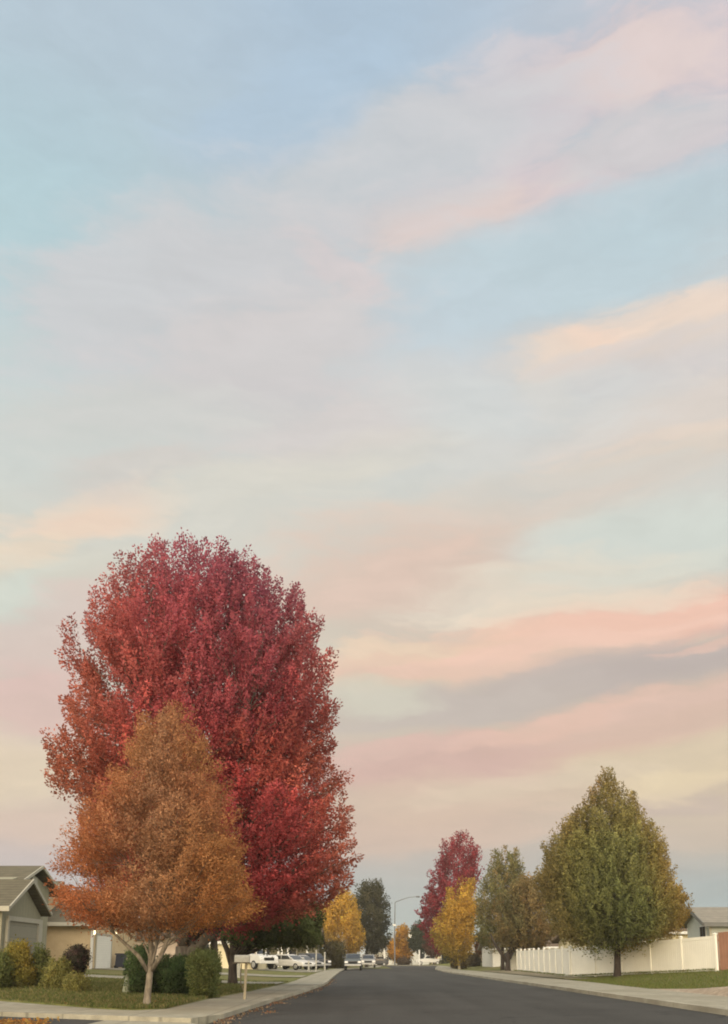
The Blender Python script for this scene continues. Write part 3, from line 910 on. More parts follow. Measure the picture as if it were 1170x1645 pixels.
shrub('rose_bush', 'round dark rose bush with dusty pink blooms before the beige house', [(1523, 116, 134), (1532, 107, 142), (1546, 104, 146), (1558, 107, 143), (1567, 114, 136)], 33.0, 124, 1580,
      pal_flat((0.05, 0.055, 0.03), (0.075, 0.06, 0.04), (0.24, 0.13, 0.13), freq=2), 0.06, 260, 56, (0.24, 0.09), 39, stems=8)
shrub('shrub', 'big brown-green bush beside the parked grey pickup', [(1516, 524, 550), (1530, 516, 556), (1545, 514, 557), (1556, 518, 555)], 121.0, 536, 1557, pal_flat((0.09, 0.085, 0.03), (0.12, 0.095, 0.035)), 0.2, 260, 44, (0.8, 0.24), 40, group='distant shrubs')
shrub('shrub', 'brown-green bush behind the white posts', [(1524, 504, 520), (1538, 498, 526), (1552, 500, 526)], 119.0, 512, 1554, pal_flat((0.11, 0.095, 0.035), (0.08, 0.08, 0.03)), 0.2, 200, 40, (0.8, 0.24), 41, group='distant shrubs')
for (x0, x1, yt, Yd, lab, c) in [(604, 622, 1538, 192, 'dark reddish bush in front of the far white house', (0.06, 0.045, 0.035)), (640, 660, 1539, 190.5, 'brown bush beneath the smallest yellow tree', (0.09, 0.06, 0.035)),
                              (708, 728, 1532, 189, 'dark green bush at the foot of the distant crimson maple', (0.07, 0.075, 0.03)), (752, 772, 1534, 128, 'brown-green bush right of the distant yellow tree trunk', (0.10, 0.075, 0.035)),
                              (728, 750, 1543, 109.5, 'small tan bush around the distant yellow tree trunk', (0.16, 0.12, 0.05))]:
    shrub('shrub', lab, [(yt, x0 + 5, x1 - 5), (yt + 4, x0, x1), (1549, x0, x1)], Yd, (x0 + x1) / 2, 1550, pal_flat(c, tuple(v * 1.3 for v in c)), 0.26, 90, 34, (0.6, 0.3), int(x0), group='distant shrubs', stems=2, bz=0.13 if Yd > 186 else None)


# ------------------------------------------------------------------ grass and fallen leaves
def blades(name, pts, h, cols, seed, label, cat='grass'):
    rng = np.random.default_rng(seed)
    pts = np.array(pts)
    d = np.stack([rng.normal(size=len(pts)) * .45, rng.normal(size=len(pts)) * .45, np.ones(len(pts))], axis=1)
    t = np.array(cols)[rng.integers(0, len(cols), len(pts))] * (0.75 + 0.5 * rng.random((len(pts), 1)))
    o = leaf_mesh(name, pts, d, h, 0.28, t, M['leaf'], None, rng)
    return tag(o, label, cat, kind='stuff')


rng = np.random.default_rng(55)
pts = []
poly_in = inner[2:]
def inside_left(x, y):
    if y > 26:
        return x < kl(y) - 1.78
    if x > -4.3:
        return False
    return y > np.interp(-x, [4.27, 4.35, 4.9, 5.6, 9.75, 22, 40], [26, 21.0, 20.45, 20.8, 25.2, 33, 42]) + 0.02
while len(pts) < 46000:
    x, y = -3.6 - 14 * rng.random() ** 1.2, 20.4 + 25 * rng.random() ** 1.7
    if inside_left(x, y) and not (40.3 < y < 44.5):
        pts.append((x, y, gz(x, y) - 0.005))
blades('grass', pts, 0.085, [(0.116, 0.132, 0.040), (0.155, 0.155, 0.054), (0.232, 0.194, 0.078), (0.093, 0.121, 0.031)], 5, 'patchy olive green lawn under the orange tree and shrubs')
pts = []
while len(pts) < 30000:
    x, y = 10.4 + 10 * rng.random(), 25 + 30 * rng.random()
    if y < 34.5 and x < 14.5 or (x < 10.75 and y > 40):
        continue
    fy = np.interp(x, [12.8, 17.8, 30], [59, 48, 47])
    if y < fy - 0.1:
        pts.append((x, y, gz(x, y) - 0.005))
for _ in range(2600):
    t = rng.random()
    if rng.random() < .6:
        x, y = 12.85 + 5.0 * t, 59.0 - 11.0 * t
    else:
        x, y = 12.8 + .75 * t, 59.3 + 25 * t
    x, y = x - abs(rng.normal()) * .12 - .06, y - abs(rng.normal()) * .05
    pts.append((x, y, gz(x, y) + .05 + .07 * rng.random()))
blades('grass', pts, 0.085, [(0.125, 0.16, 0.038), (0.155, 0.18, 0.045), (0.11, 0.135, 0.034), (0.20, 0.18, 0.06)], 6, 'bright green lawn in front of the white and brown fences')

ORANGE_LEAF = [(0.42, 0.20, 0.04), (0.34, 0.13, 0.035), (0.26, 0.15, 0.06), (0.45, 0.27, 0.07)]
def litter(name, pts, size, cols, seed, label):
    rng = np.random.default_rng(seed)
    pts = np.array(pts)
    d = rng.normal(size=(len(pts), 3)); d[:, 2] *= 0.25
    t = np.array(cols)[rng.integers(0, len(cols), len(pts))] * (0.7 + 0.6 * rng.random((len(pts), 1)))
    return tag(leaf_mesh(name, pts, d, size, 0.75, t, M['leaf'], None, rng), label, 'fallen leaves', kind='stuff')


pts = []
while len(pts) < 4200:        # drift of leaves in the side street
    x, y = -7.6 + rng.normal() * 1.15, 17.2 + rng.normal() * .62
    if x < -5.75 - .25 * rng.random() and y < side_edge(x) - .25:
        pts.append((x, y, 0.005 + 0.09 * rng.random() * math.exp(-((x + 7.4) / 1.2) ** 2 - ((y - 17.2) / .6) ** 2)))
litter('fallen_leaves', pts, 0.075, ORANGE_LEAF, 61, 'orange leaf drift on the side street at the lower left corner')
pts = []
for _ in range(700):
    y = 17.5 + 40 * rng.random() ** 1.6
    pts.append((kl(y) + 0.05 + abs(rng.normal()) * 0.14, y, 0.01))
for cx_, cy_, s_, n_ in ((-2.1, 21.2, .16, 34), (-2.2, 25.6, .16, 30)):
    for _ in range(n_):
        pts.append((cx_ + rng.normal() * s_ * .6, cy_ + rng.normal() * s_ * 2.4, 0.012))
litter('fallen_leaves', pts, 0.055, [(0.26, 0.18, 0.11), (0.20, 0.13, 0.075), (0.30, 0.23, 0.15), (0.24, 0.11, 0.06)], 62, 'brown dry leaves scattered along the left kerb of the road')
pts = []
for _ in range(900):
    a, q = rng.random() * 6.28, abs(rng.normal()) * 1.5
    x, y = -5.0 + q * math.cos(a), 23.0 + q * math.sin(a) * 1.3
    if inside_left(x, y):
        pts.append((x, y, gz(x, y) + 0.04))
litter('fallen_leaves', pts, 0.05, [(0.30, 0.17, 0.05), (0.24, 0.13, 0.05), (0.22, 0.15, 0.07)], 63, 'thin scatter of orange leaves on the grass round the orange tree trunk')


# ------------------------------------------------------------------ houses
def gable_roof_x(mb, x0, x1, y0, y1, ze, zr, th=0.16):
    """roof slab with ridge along X, eaves at y0 / y1"""
    ym = (y0 + y1) / 2
    prof = [(x0, y0, ze), (x0, ym, zr), (x0, y1, ze), (x0, y1, ze - th), (x0, ym, zr - th * 1.15), (x0, y0, ze - th)]
    mb.prism(prof, (x1 - x0, 0, 0))


def gable_roof_y(mb, x0, x1, y0, y1, ze, zr, th=0.16):
    xm = (x0 + x1) / 2
    prof = [(x0, y0, ze), (xm, y0, zr), (x1, y0, ze), (x1, y0, ze - th), (xm, y0, zr - th * 1.15), (x0, y0, ze - th)]
    mb.prism(prof, (0, y1 - y0, 0))


def house(name, label, loc, cat='house', group='houses along the street'):
    return empty(name, loc, label, cat, group)


def fix(o):
    bm_fix(o.data)
    return o


def wall_gable_x(mb, x0, x1, y0, y1, z0, ze, zr):
    ym = (y0 + y1) / 2
    mb.prism([(x0, y0, z0), (x0, y1, z0), (x0, y1, ze), (x0, ym, zr), (x0, y0, ze)], (x1 - x0, 0, 0))


def rake_x(mb, x, y0, y1, ze, zr, w=0.16, t=0.06):
    """white barge boards on a gable facing +X, at plane x"""
    ym = (y0 + y1) / 2
    for ya in (y0, y1):
        mb.prism([(x, ya, ze + .012), (x, ym, zr + .012), (x, ym, zr - w * 1.15), (x, ya, ze - w)], (t, 0, 0))


# house 1: olive grey, garage gable facing the road
B = Vector((-15.4, 42.4, gz(-15.4, 42)))
h = house('olive_house', 'grey-olive house with a gabled garage and pale trim at the left edge', B)
def loc(mbx, name, mat, parent, base, **k):
    mbx.v = [(v[0] - base[0], v[1] - base[1], v[2] - base[2]) for v in mbx.v]
    return fix(mbx.build(name, mat, parent, **k))
mb = MB()
wall_gable_x(mb, -24, -15.4, 40.0, 44.8, 0.2, 3.2, 4.5)
wall_gable_x(mb, -27, -17.02, 44.95, 50.6, 0.2, 4.95, 5.55)
loc(mb, 'wall', M['olive_siding'], h, B)
mb = MB()
gable_roof_x(mb, -24.5, -15.03, 39.65, 45.15, 3.36, 4.76)
gable_roof_x(mb, -27.3, -16.62, 44.75, 51.6, 4.72, 5.95)
rf = loc(mb, 'roof', M['shingle'], h, B)
mb = MB()
rake_x(mb, -15.025, 39.65, 45.15, 3.36, 4.76, 0.14)
rake_x(mb, -16.615, 44.75, 51.6, 4.72, 5.95, 0.13)
mb.box(-24.5, -14.95, 39.55, 39.645, 3.18, 3.40)
mb.box(-15.395, -15.31, 44.6, 44.9, 0.4, 3.02)
loc(mb, 'fascia', M['trim'], h, B)
mb = MB()
mb.box(-15.395, -15.35, 40.62, 44.25, 0.45, 2.82)
gd = loc(mb, 'garage_door', M['olive_door'], h, B)
mb = MB()
mb.box(-15.395, -15.27, 40.5, 44.5, 2.823, 3.03)
mb.box(-15.395, -15.27, 40.42, 40.6, 0.45, 2.82)
mb.box(-15.395, -15.27, 44.27, 44.5, 0.45, 2.82)
loc(mb, 'door_trim', M['trim'], h, B)
mb = MB()
mb.box(-17.015, -16.95, 47.75, 48.5, 4.75, 5.35)
loc(mb, 'attic_vent', M['trim'], h, B)

# house 2: beige with white garage door
B = Vector((-16.5, 60.0, gz(-16.5, 60)))
h = house('beige_house', 'beige stucco house with a white garage door behind the orange tree', B)
mb = MB()
wall_gable_x(mb, -20, -16.5, 57.0, 68.0, 0.2, 3.2, 5.4)
wall_gable_x(mb, -30, -19.6, 53.9, 66, 0.2, 3.4, 5.95)
loc(mb, 'wall', M['beige_wall'], h, B)
mb = MB()
gable_roof_x(mb, -19.59, -16.05, 56.5, 68.5, 3.36, 5.65)
gable_roof_x(mb, -30.4, -19.3, 53.3, 66.2, 3.30, 6.12)
loc(mb, 'roof', M['shingle'], h, B)
mb = MB()
rake_x(mb, -16.045, 56.5, 68.5, 3.36, 5.65, 0.2)
rake_x(mb, -19.295, 53.3, 66.2, 3.30, 6.12, 0.22)
mb.box(-19.5, -16.0, 56.38, 56.49, 3.16, 3.38)
loc(mb, 'fascia', M['trim'], h, B)
mb = MB()
mb.box(-16.49, -16.36, 56.93, 57.12, 0.4, 3.1)
loc(mb, 'downspout', M['white'], h, B)
mb = MB()
mb.box(-16.495, -16.45, 58.1, 61.5, 0.5, 2.65)
loc(mb, 'garage_door', M['white_wall'], h, B)
mb = MB()
mb.box(-16.495, -16.42, 57.98, 58.08, 0.5, 2.66)
mb.box(-16.495, -16.42, 61.52, 61.64, 0.5, 2.66)
mb.box(-16.495, -16.42, 57.98, 61.64, 2.665, 2.78)
loc(mb, 'door_trim', M['trim'], h, B)
for px in (151, 185.5):
    q = PX(px, 1498.5, -16.38)
    mb = MB()
    mb.box(-16.495, -16.46, q.y - .08, q.y + .08, q.z - .12, q.z + .22)
    mb.box(-16.46, -16.27, q.y - .12, q.y + .12, q.z + .14, q.z + .19)
    l = loc(mb, 'wall_lamp', M['post_dark'], h, B)
    mb = MB()
    mb.tube([(-16.36, q.y, q.z - .13), (-16.36, q.y, q.z - .02), (-16.36, q.y, q.z + .13)], [.05, .085, .07], 8)
    loc(mb, 'lamp_glass', M['lamp_warm'], l, B)

# trash bin on that driveway
q = PX(193.5, 1556, -15.9)
b = empty('trash_bin', (q.x, q.y, gz(q.x, q.y) + .03), 'navy blue wheeled trash bin beside the white garage door', 'trash bin', rz=R(90))
mb = MB()
mb.prism([(-.24, -.26, .06), (.24, -.26, .06), (.30, -.34, .88), (-.30, -.34, .88)], (0, .58, 0))
mb.build('body', M['bin_navy'], b, bevel=.02)
mb = MB()
mb.box(-.32, .32, -.37, .30, .885, .95)
mb.box(-.2, .2, .30, .36, .86, .90)
mb.build('lid', M['bin_navy'], b, bevel=.02)
for s in (-1, 1):
    MB().tube([(s * .20, .27, .1), (s * .27, .27, .1)], .1, 12).build('wheel', M['rubber'], b)

# house 3: pale yellow wing and tan main wall
B = Vector((-12, 84, gz(-12, 84)))
h = house('yellow_house', 'pale yellow house with a white eave seen behind the dark tree trunk', B)
mb = MB()
mb.box(-13.05, -9.3, 82, 90, 0.3, 2.62)
loc(mb, 'wall', M['yellow_wall'], h, B)
mb = MB()
mb.box(-20.5, -13.06, 83, 92, 0.3, 2.9)
loc(mb, 'side_wall', M['pink_wall'], h, B)
mb = MB()
gable_roof_y(mb, -13.4, -8.9, 81.6, 90.4, 2.75, 3.7)
gable_roof_x(mb, -21, -13.45, 82.4, 92.6, 3.05, 4.6)
loc(mb, 'roof', M['shingle_brown'], h, B)
mb = MB()
mb.box(-13.4, -8.9, 81.5, 81.595, 2.5, 2.76)
loc(mb, 'fascia', M['white'], h, B)
for (xa, xb, za, zb) in ((-9.95, -9.35, 1.5, 2.35), (-14.4, -13.6, 1.5, 2.5)):
    y = 82 if xa > -13 else 83
    fr = MB()
    fr.box(xa - .07, xb + .07, y - .05, y - .002, za - .07, zb + .07)
    f = loc(fr, 'window', M['white'], h, B)
    pn = MB()
    pn.box(xa, xb, y - .07, y - .052, za, zb)
    loc(pn, 'pane', M['glass'], f, B)

# house 4: olive house with white porch posts
B = Vector((-10, 112, gz(-10, 112)))
h = house('porch_house', 'dim olive house with white porch posts behind the white cars', B)
mb = MB()
mb.box(-17, -5.6, 114.5, 122, 0.2, 3.1)
loc(mb, 'wall', M['olive_wall'], h, B)
mb = MB()
gable_roof_x(mb, -17.5, -5.1, 112, 124, 3.3, 5.2)
loc(mb, 'roof', M['shingle_brown'], h, B)
for px in (410.5, 447.5, 453, 463, 494):
    x = P(px, 1530, 112.4).x
    MB().box(x - .11 - B.x, x + .11 - B.x, .3, .5, -.1, 3.12 - B.z).build('post', M['white'], h)
mb = MB()
mb.box(-17.3, -5.2, 112.2, 112.29, .95, 1.05)
loc(mb, 'porch_rail', M['trim'], h, B)
for px in (412.5, 427.3):
    q = P(px, 1522, 112.1)
    mb = MB()
    mb.tube([(q.x, q.y, q.z + .12), (q.x, q.y, 3.15)], .03, 6)
    l = loc(mb, 'porch_lamp', M['post_dark'], h, B)
    mb = MB()
    mb.tube([(q.x, q.y, q.z - .2), (q.x, q.y, q.z - .1), (q.x, q.y, q.z + .05), (q.x, q.y, q.z + .14)], [.06, .12, .12, .06], 10)
    loc(mb, 'lamp_glass', M['lamp_white'], l, B)
for (xa, xb) in ((-12.6, -11.4), (-9.5, -8.2)):
    fr = MB()
    fr.box(xa - .1, xb + .1, 114.42, 114.498, 1.2, 2.5)
    f = loc(fr, 'window', M['trim'], h, B)
    pn = MB()
    pn.box(xa, xb, 114.39, 114.418, 1.3, 2.4)
    loc(pn, 'pane', M['glass'], f, B)


# far houses
def far_house(label, x0, x1, y0, y1, zb, ze, zr, wall, roof, wins=(), axis='x', name='far_house'):
    B = Vector(((x0 + x1) / 2, (y0 + y1) / 2, zb))
    h = house(name, label, B)
    mb = MB()
    if axis == 'y':
        xm = (x0 + x1) / 2
        mb.prism([(x0, y0, zb - .3), (x1, y0, zb - .3), (x1, y0, ze), (xm, y0, zr - .2), (x0, y0, ze)], (0, y1 - y0, 0))
    else:
        wall_gable_x(mb, x0, x1, y0, y1, zb - .3, ze, zr - .2)
    loc(mb, 'wall', M[wall], h, B)
    mb = MB()
    if axis == 'y':
        gable_roof_y(mb, x0 - .5, x1 + .5, y0 - .5, y1 + .5, ze - .1, zr)
    else:
        gable_roof_x(mb, x0 - .5, x1 + .5, y0 - .5, y1 + .5, ze - .1, zr)
    loc(mb, 'roof', M[roof], h, B)
    mb = MB()
    if axis == 'y':
        xm = (x0 + x1) / 2
        for xa in (x0 - .5, x1 + .5):
            mb.prism([(xa, y0 - .505, ze - .09), (xm, y0 - .505, zr + .012), (xm, y0 - .505, zr - .24), (xa, y0 - .505, ze - .30)], (0, -.06, 0))
    else:
        mb.box(x0 - .5, x1 + .5, y0 - .6, y0 - .505, ze - .3, ze - .08)
    loc(mb, 'fascia', M['white'], h, B)
    for (xa, xb, za, zb2) in wins:
        fr = MB()
        fr.box(xa - .1, xb + .1, y0 - .06, y0 - .002, za - .1, zb2 + .1)
        f = loc(fr, 'window', M['white'], h, B)
        pn = MB()
        pn.box(xa, xb, y0 - .085, y0 - .062, za, zb2)
        loc(pn, 'pane', M['glass'], f, B)
    return h, B


far_house('low white house beyond the end of the road, left of the street lamp', 0.8, 7.2, 203, 212, .15, 2.9, 4.4, 'white_wall', 'shingle_grey', [(2, 3.2, 1.2, 2.2), (5, 6, 1.2, 2.2)])
far_house('tall white gabled house behind the smallest yellow tree', 7.8, 14.2, 206, 216, .15, 5.2, 8.2, 'white_wall', 'shingle_grey', [(9.0, 10, 4.0, 5.2), (12.2, 13.2, 1.2, 2.5)], axis='y')
far_house('pale house with a long low roof behind the distant white pickup', 14.8, 27, 208, 217, .15, 3.0, 4.8, 'yellow_wall', 'shingle_grey', [(17, 18.2, 1.2, 2.3), (21, 22.4, 1.2, 2.3)])
hh, HB = far_house('white house with a grey roof glimpsed under the olive tree', 15.2, 20.5, 112, 122, .4, 2.6, 4.3, 'white_wall', 'shingle_grey', [(16.2, 17.0, 1.1, 2.0), (18.2, 19.2, 1.1, 2.0)])
mb = MB()
mb.box(15.9, 17.0, 116.2, 117.2, 3.7, 4.75)
loc(mb, 'chimney', M['white'], hh, HB)
far_house('long pale house hidden behind the yellow tree on the right', 22, 36, 128, 140, .5, 3.0, 5.0, 'yellow_wall', 'shingle_brown', [(24, 25.2, 1.4, 2.4)])
# beige house behind the right fence
hh, HB = far_house('tan house with a porch lamp behind the white fence', 17.3, 22.8, 76, 84, .5, 2.85, 3.7, 'yellow_wall', 'shingle_brown', [(18.2, 19.0, 1.7, 2.6), (19.7, 20.5, 1.7, 2.6)])
for px in (966, 978, 990):
    x = P(px, 1510, 74.6).x
    MB().box(x - .08 - HB.x, x + .08 - HB.x, 74.5 - HB.y, 74.66 - HB.y, 0, 2.7).build('post', M['white'], hh)
q = P(1001.5, 1511.5, 73.8)
mb = MB()
mb.tube([(q.x, q.y, q.z + .1), (q.x, q.y, q.z + .5)], .03, 6)
l = loc(mb, 'porch_lamp', M['post_dark'], hh, HB)
mb = MB()
mb.tube([(q.x, q.y, q.z - .2), (q.x, q.y, q.z - .08), (q.x, q.y, q.z + .1), (q.x, q.y, q.z + .2)], [.07, .13, .13, .06], 10)
loc(mb, 'lamp_glass', M['lamp_white'], l, HB)

# grey house at the right edge: gable facing left, eave side facing the camera
B = Vector((24, 66, .8))
h = house('grey_house', 'grey house with a gabled end and dark window at the right edge', B)
xg, ya, yb_, ze, zr = 22.3, 60.8, 65.0, 3.72, 4.62
mb = MB()
wall_gable_x(mb, xg, 40, ya, yb_, 0.4, ze - .02, zr - .24)
loc(mb, 'wall', M['grey_wall'], h, B)
mb = MB()
gable_roof_x(mb, xg - .55, 40.4, ya - .5, yb_ + .5, ze - .2, zr + .02, .2)
loc(mb, 'roof', M['shingle_grey'], h, B)
mb = MB()
rake_x(mb, xg - .62, ya - .5, yb_ + .5, ze - .2, zr + .02, .24, .06)
mb.box(xg - .55, 40.4, ya - .6, ya - .505, ze - .46, ze - .2)
loc(mb, 'fascia', M['fascia_eave_shadow'], h, B)
fr = MB()
fr.box(xg - .06, xg - .002, 61.35, 62.45, 1.6, 3.38)
f = loc(fr, 'window', M['white'], h, B)
pn = MB()
pn.box(xg - .085, xg - .062, 61.43, 61.86, 1.7, 3.3)
pn.box(xg - .085, xg - .062, 61.94, 62.37, 1.7, 3.3)
loc(pn, 'pane', M['glass'], f, B)
mb = MB()
mb.box(xg - .04, xg + .12, ya - .045, ya + .12, .5, ze - .3)
loc(mb, 'corner_trim', M['trim'], h, B)
# brown roofed neighbour behind it
far_house('brown-roofed house with white fascia between the big green tree and the grey house', 26.2, 31.5, 80, 88, .9, 3.6, 5.0, 'yellow_wall', 'shingle_brown', [])


# ------------------------------------------------------------------ fences
def fence_run(name, label, p0, p1, n, hgt, zfun, board_mat, group, gapless=True, side_boards=False):
    """panel fence from p0 to p1 in n bays, posts with caps"""
    p0, p1 = Vector((p0[0], p0[1], 0)), Vector((p1[0], p1[1], 0))
    base = Vector((p0.x, p0.y, zfun(p0.x, p0.y)))
    root = empty(name, base, label, 'fence', group)
    d = (p1 - p0).normalized()
    nrm = Vector((-d.y, d.x, 0))
    L = (p1 - p0).length / n
    for k in range(n + 1):
        c = p0 + d * (L * k)
        z = zfun(c.x, c.y)
        c.z = z
        c = c - base
        mb = MB()
        a, b2 = d * .065, nrm * .065
        pts = [c - a - b2, c + a - b2, c + a + b2, c - a + b2]
        mb.prism([p + Vector((0, 0, -.1)) for p in pts], (0, 0, hgt + .16))
        po = fix(mb.build('post', M['vinyl'], root))
        mb = MB()
        a, b2 = d * .085, nrm * .085
        top = Vector((0, 0, hgt + .062))
        r1 = [c - a - b2 + top, c + a - b2 + top, c + a + b2 + top, c - a + b2 + top]
        mb.prism(r1, (0, 0, .03))
        ap = c + top + Vector((0, 0, .10))
        r2 = [p + Vector((0, 0, .032)) for p in r1]
        for q in range(4):
            mb.poly([r2[q], r2[(q + 1) % 4], ap])
        mb.build('cap', M['vinyl'], po)
    for k in range(n):
        a = p0 + d * (L * k + .07)
        b2 = p0 + d * (L * (k + 1) - .07)
        za, zb = zfun(a.x, a.y), zfun(b2.x, b2.y)
        mb = MB()
        A0, B0 = Vector((a.x, a.y, za)) - base, Vector((b2.x, b2.y, zb)) - base
        def slab(z0, z1, t, u0=0.0, u1=1.0):
            s, e = A0.lerp(B0, u0), A0.lerp(B0, u1)
            mb.prism([s + nrm * t + Vector((0, 0, z0)), e + nrm * t + Vector((0, 0, z0)), e - nrm * t + Vector((0, 0, z0)), s - nrm * t + Vector((0, 0, z0))], (0, 0, z1 - z0))
        slab(.05, .22, .028)
        slab(hgt - .16, hgt, .028)
        nb = max(6, int(round((L - .14) / .155)))
        for q in range(nb):
            slab(.223, hgt - .163, .012 if q % 2 else .0135, q / nb + .002, (q + 1) / nb - .002)
        fix(mb.build('panel', M['vinyl'], root))
    return root


ZF = lambda x, y: gz(x, y) - .02
fence_run('white_fence', 'long cream white vinyl fence behind the big green tree, facing the camera', (12.85, 59.0), (17.85, 48.0), 5, 1.80, ZF, None, 'white vinyl fences')
fence_run('white_fence', 'white vinyl fence running along the pavement beside the road, seen edge-on', (12.86, 59.25), (13.6, 84), 10, 1.80, ZF, None, 'white vinyl fences')
fence_run('white_fence', 'short white fence return at the far end, left of the edge-on fence', (13.4, 87.0), (14.2, 87.3), 1, 1.85, ZF, None, 'white vinyl fences')
# wooden fence
base = Vector((17.95, 47.95, gz(17.95, 48)))
root = empty('wooden_fence', base, 'reddish brown board fence joining the white fence at the right edge', 'fence')
nrmd = Vector((1, -.02, 0)).normalized()
zb_ = gz(19, 48) - base.z
nbo = 70
for k in range(4):
    mb = MB()
    for q in range(18):
        x = .05 + k * 2.6 + q * .143
        hb = 1.90 + .015 * random.random()
        z0 = gz(17.95 + x, 48) - base.z + .03
        mb.box(x, x + .138, -.012 - .004 * (q % 2), .012, z0, z0 + hb)
    mb.build('panel', M['wood_fence'], root)
for k in range(5):
    x = k * 2.6
    z0 = gz(17.95 + x, 48) - base.z
    MB().box(x - .05, x + .04, .03, .12, z0 - .1, z0 + 1.85).build('post', M['wood_fence'], root)
for z in (.4, 1.5):
    mb = MB()
    mb.prism([(0, .0135, z), (10.4, .0135, z + .6 * 0 + gz(28, 48) - base.z), (10.4, .0135, z + .09 + gz(28, 48) - base.z), (0, .0135, z + .09)], (0, .014, 0))
    mb.build('rail', M['wood_fence'], root)


# ------------------------------------------------------------------ posts, mailbox, lamp
q = P(393, 1601, 26.0)
b = empty('mailbox', (q.x, q.y, 0.09 if q.x > -4.2 else gz(q.x, q.y)), 'white mailbox on a slim wooden post beside the left kerb', 'mailbox')
top = P(396, 1546.5, 26.0) - b.location
mb = MB()
mb.tube([(0, 0, -.1), tuple(top * .5), tuple(top - Vector((0, 0, .02)))], [.045, .045, .045], 4)
mb.build('post', M['post_wood'], b)
mb = MB()
mb.box(top.x - .36, top.x + .1, -.11, .11, top.z - .02, top.z + .012)
mb.build('board', M['post_dark'], b)
mb = MB()
mb.tube([tuple(top * .25 + Vector((-.04, 0, 0))), tuple(top * .32 + Vector((-.12, 0, 0.1))), tuple(top * .7 + Vector((-.14, 0, 0))), tuple(top + Vector((-.13, 0, -.03)))], .016, 6)
mb.build('brace', M['post_dark'], b)
prof = [(-.085, 0), (.085, 0), (.085, .11)] + [(.085 * math.cos(t), .11 + .085 * math.sin(t)) for t in [math.pi * k / 8 for k in range(1, 8)]] + [(-.085, .11)]
mb = MB()
mb.prism([(top.x - .32, y, top.z + .014 + z) for y, z in prof], (.40, 0, 0))
bx = fix(mb.build('box', M['dull_white'], b, bevel=.008))
mb = MB()
mb.prism([(top.x + .081, y * .97, top.z + .018 + z * .97) for y, z in prof], (.012, 0, 0))
fix(mb.build('door', M['dull_white'], b))


def post(name, label, px, base_py, top_py, Yd, r, mat, cat, group=None, cap=True):
    q = P(px, base_py, Yd)
    z = .14 if Yd > 186 else gz(q.x, Yd)
    b = empty(name, (q.x, Yd, z), label, cat, group)
    t = P(px, top_py, Yd).z - z
    MB().tube([(0, 0, -.1), (0, 0, t)], r, 10).build('shaft', M[mat], b)
    MB().tube([(0, 0, t + .001), (0, 0, t + r * .5), (0, 0, t + r)], [r * 1.2, r * 1.1, r * .3], 10).build('cap', M[mat], b)
    return b


post('white_post', 'tall slim white post at the kerb right of the white hatchback', 508, 1560, 1527, 85, .06, 'dull_white', 'post', 'white posts by the left pavement')
post('white_post', 'short stout white post left of the tall white post', 496, 1560, 1545, 86, .085, 'dull_white', 'post', 'white posts by the left pavement')
post('white_post', 'small distant white post between the bushes', 522, 1545, 1531, 96.0, .08, 'dull_white', 'post', 'white posts by the left pavement')
post('white_post', 'slim white post in front of the distant white pickup', 674, 1548, 1527, 187.2, .15, 'white', 'post', 'white posts at the road end')
post('white_post', 'white post at the right corner of the low far house', 618, 1546, 1524, 190.0, .17, 'white', 'post', 'white posts at the road end')
post('white_post', 'pair of pale legs of a white post behind the dark forked trunk', 383, 1568, 1547, 52, .10, 'dull_white', 'post', 'white posts by the left pavement')

# pale tapering trunk stump by the hedge
q = P(203, 1591, 27.3)
b = empty('tapered_post', (q.x, q.y, gz(q.x, q.y)), 'pale grey-green tapered stump flaring at its foot beside the dark hedge', 'stump')
MB().tube([(0, 0, -.1), (0, 0, .04), (.02, 0, .35), (.07, 0, .75), (.12, .02, 1.05), (.15, .02, 1.35)], [.13, .12, .085, .06, .042, .022], 10).build('stump', M['pale_green'], b, smooth=True)

# street lamp
Yl = 150.0
q = P(635, 1551, Yl)
b = empty('street_lamp', (q.x, 187.0, .15), 'tall thin street lamp with a long curved arm at the end of the road', 'street lamp')
Yl = 187.0
b.location.x = P(634.5, 1548, Yl).x
tz = P(637, 1450, Yl).z - .15
ax = P(668, 1441, Yl).x - b.location.x
az = P(668, 1440.5, Yl).z - .15
mb = MB()
mb.tube([(0, 0, -.1), (0, 0, tz * .5), (.12, 0, tz)], [.16, .12, .08], 10)
mb.build('pole', M['pole_metal'], b)
mb = MB()
mb.tube([(.12, 0, tz - .1), (.2, 0, tz + .1), (ax * .3, 0, tz + (az - tz) * .45), (ax * .65, 0, tz + (az - tz) * .85), (ax, 0, az)], [.085, .085, .075, .06, .055], 8)
mb.build('arm', M['pole_metal'], b)
mb = MB()
mb.tube([(ax - .05, 0, az), (ax + .15, 0, az), (ax + .7, 0, az - .02), (ax + .85, 0, az - .03)], [.06, .14, .16, .06], 8)
mb.build('lamp_head', M['pole_metal'], b)
MB().box(-.42, .25, -.15, -.12, P(634, 1486, Yl).z - .3, P(634, 1486, Yl).z).build('sign_plate', M['white'], b)

# ------------------------------------------------------------------ vehicles
def wheel(parent, x, y, r=.34, w=.22, mat='steel'):
    s = 1 if y > 0 else -1
    o = MB().tube([(x, y - w / 2, r), (x, y - w / 2 + .03, r), (x, y + w / 2 - .03, r), (x, y + w / 2, r)], [r * .92, r, r, r * .92], 18).build('wheel', M['rubber'], parent)
    MB().tube([(x, y + s * (w / 2 + .002), r), (x, y + s * (w / 2 + .014), r)], [r * .62, r * .55], 14).build('rim', M[mat], o)


def side_prism(mb, prof, y0, y1):
    mb.prism([(x, y0, z) for x, z in prof], (0, y1 - y0, 0))


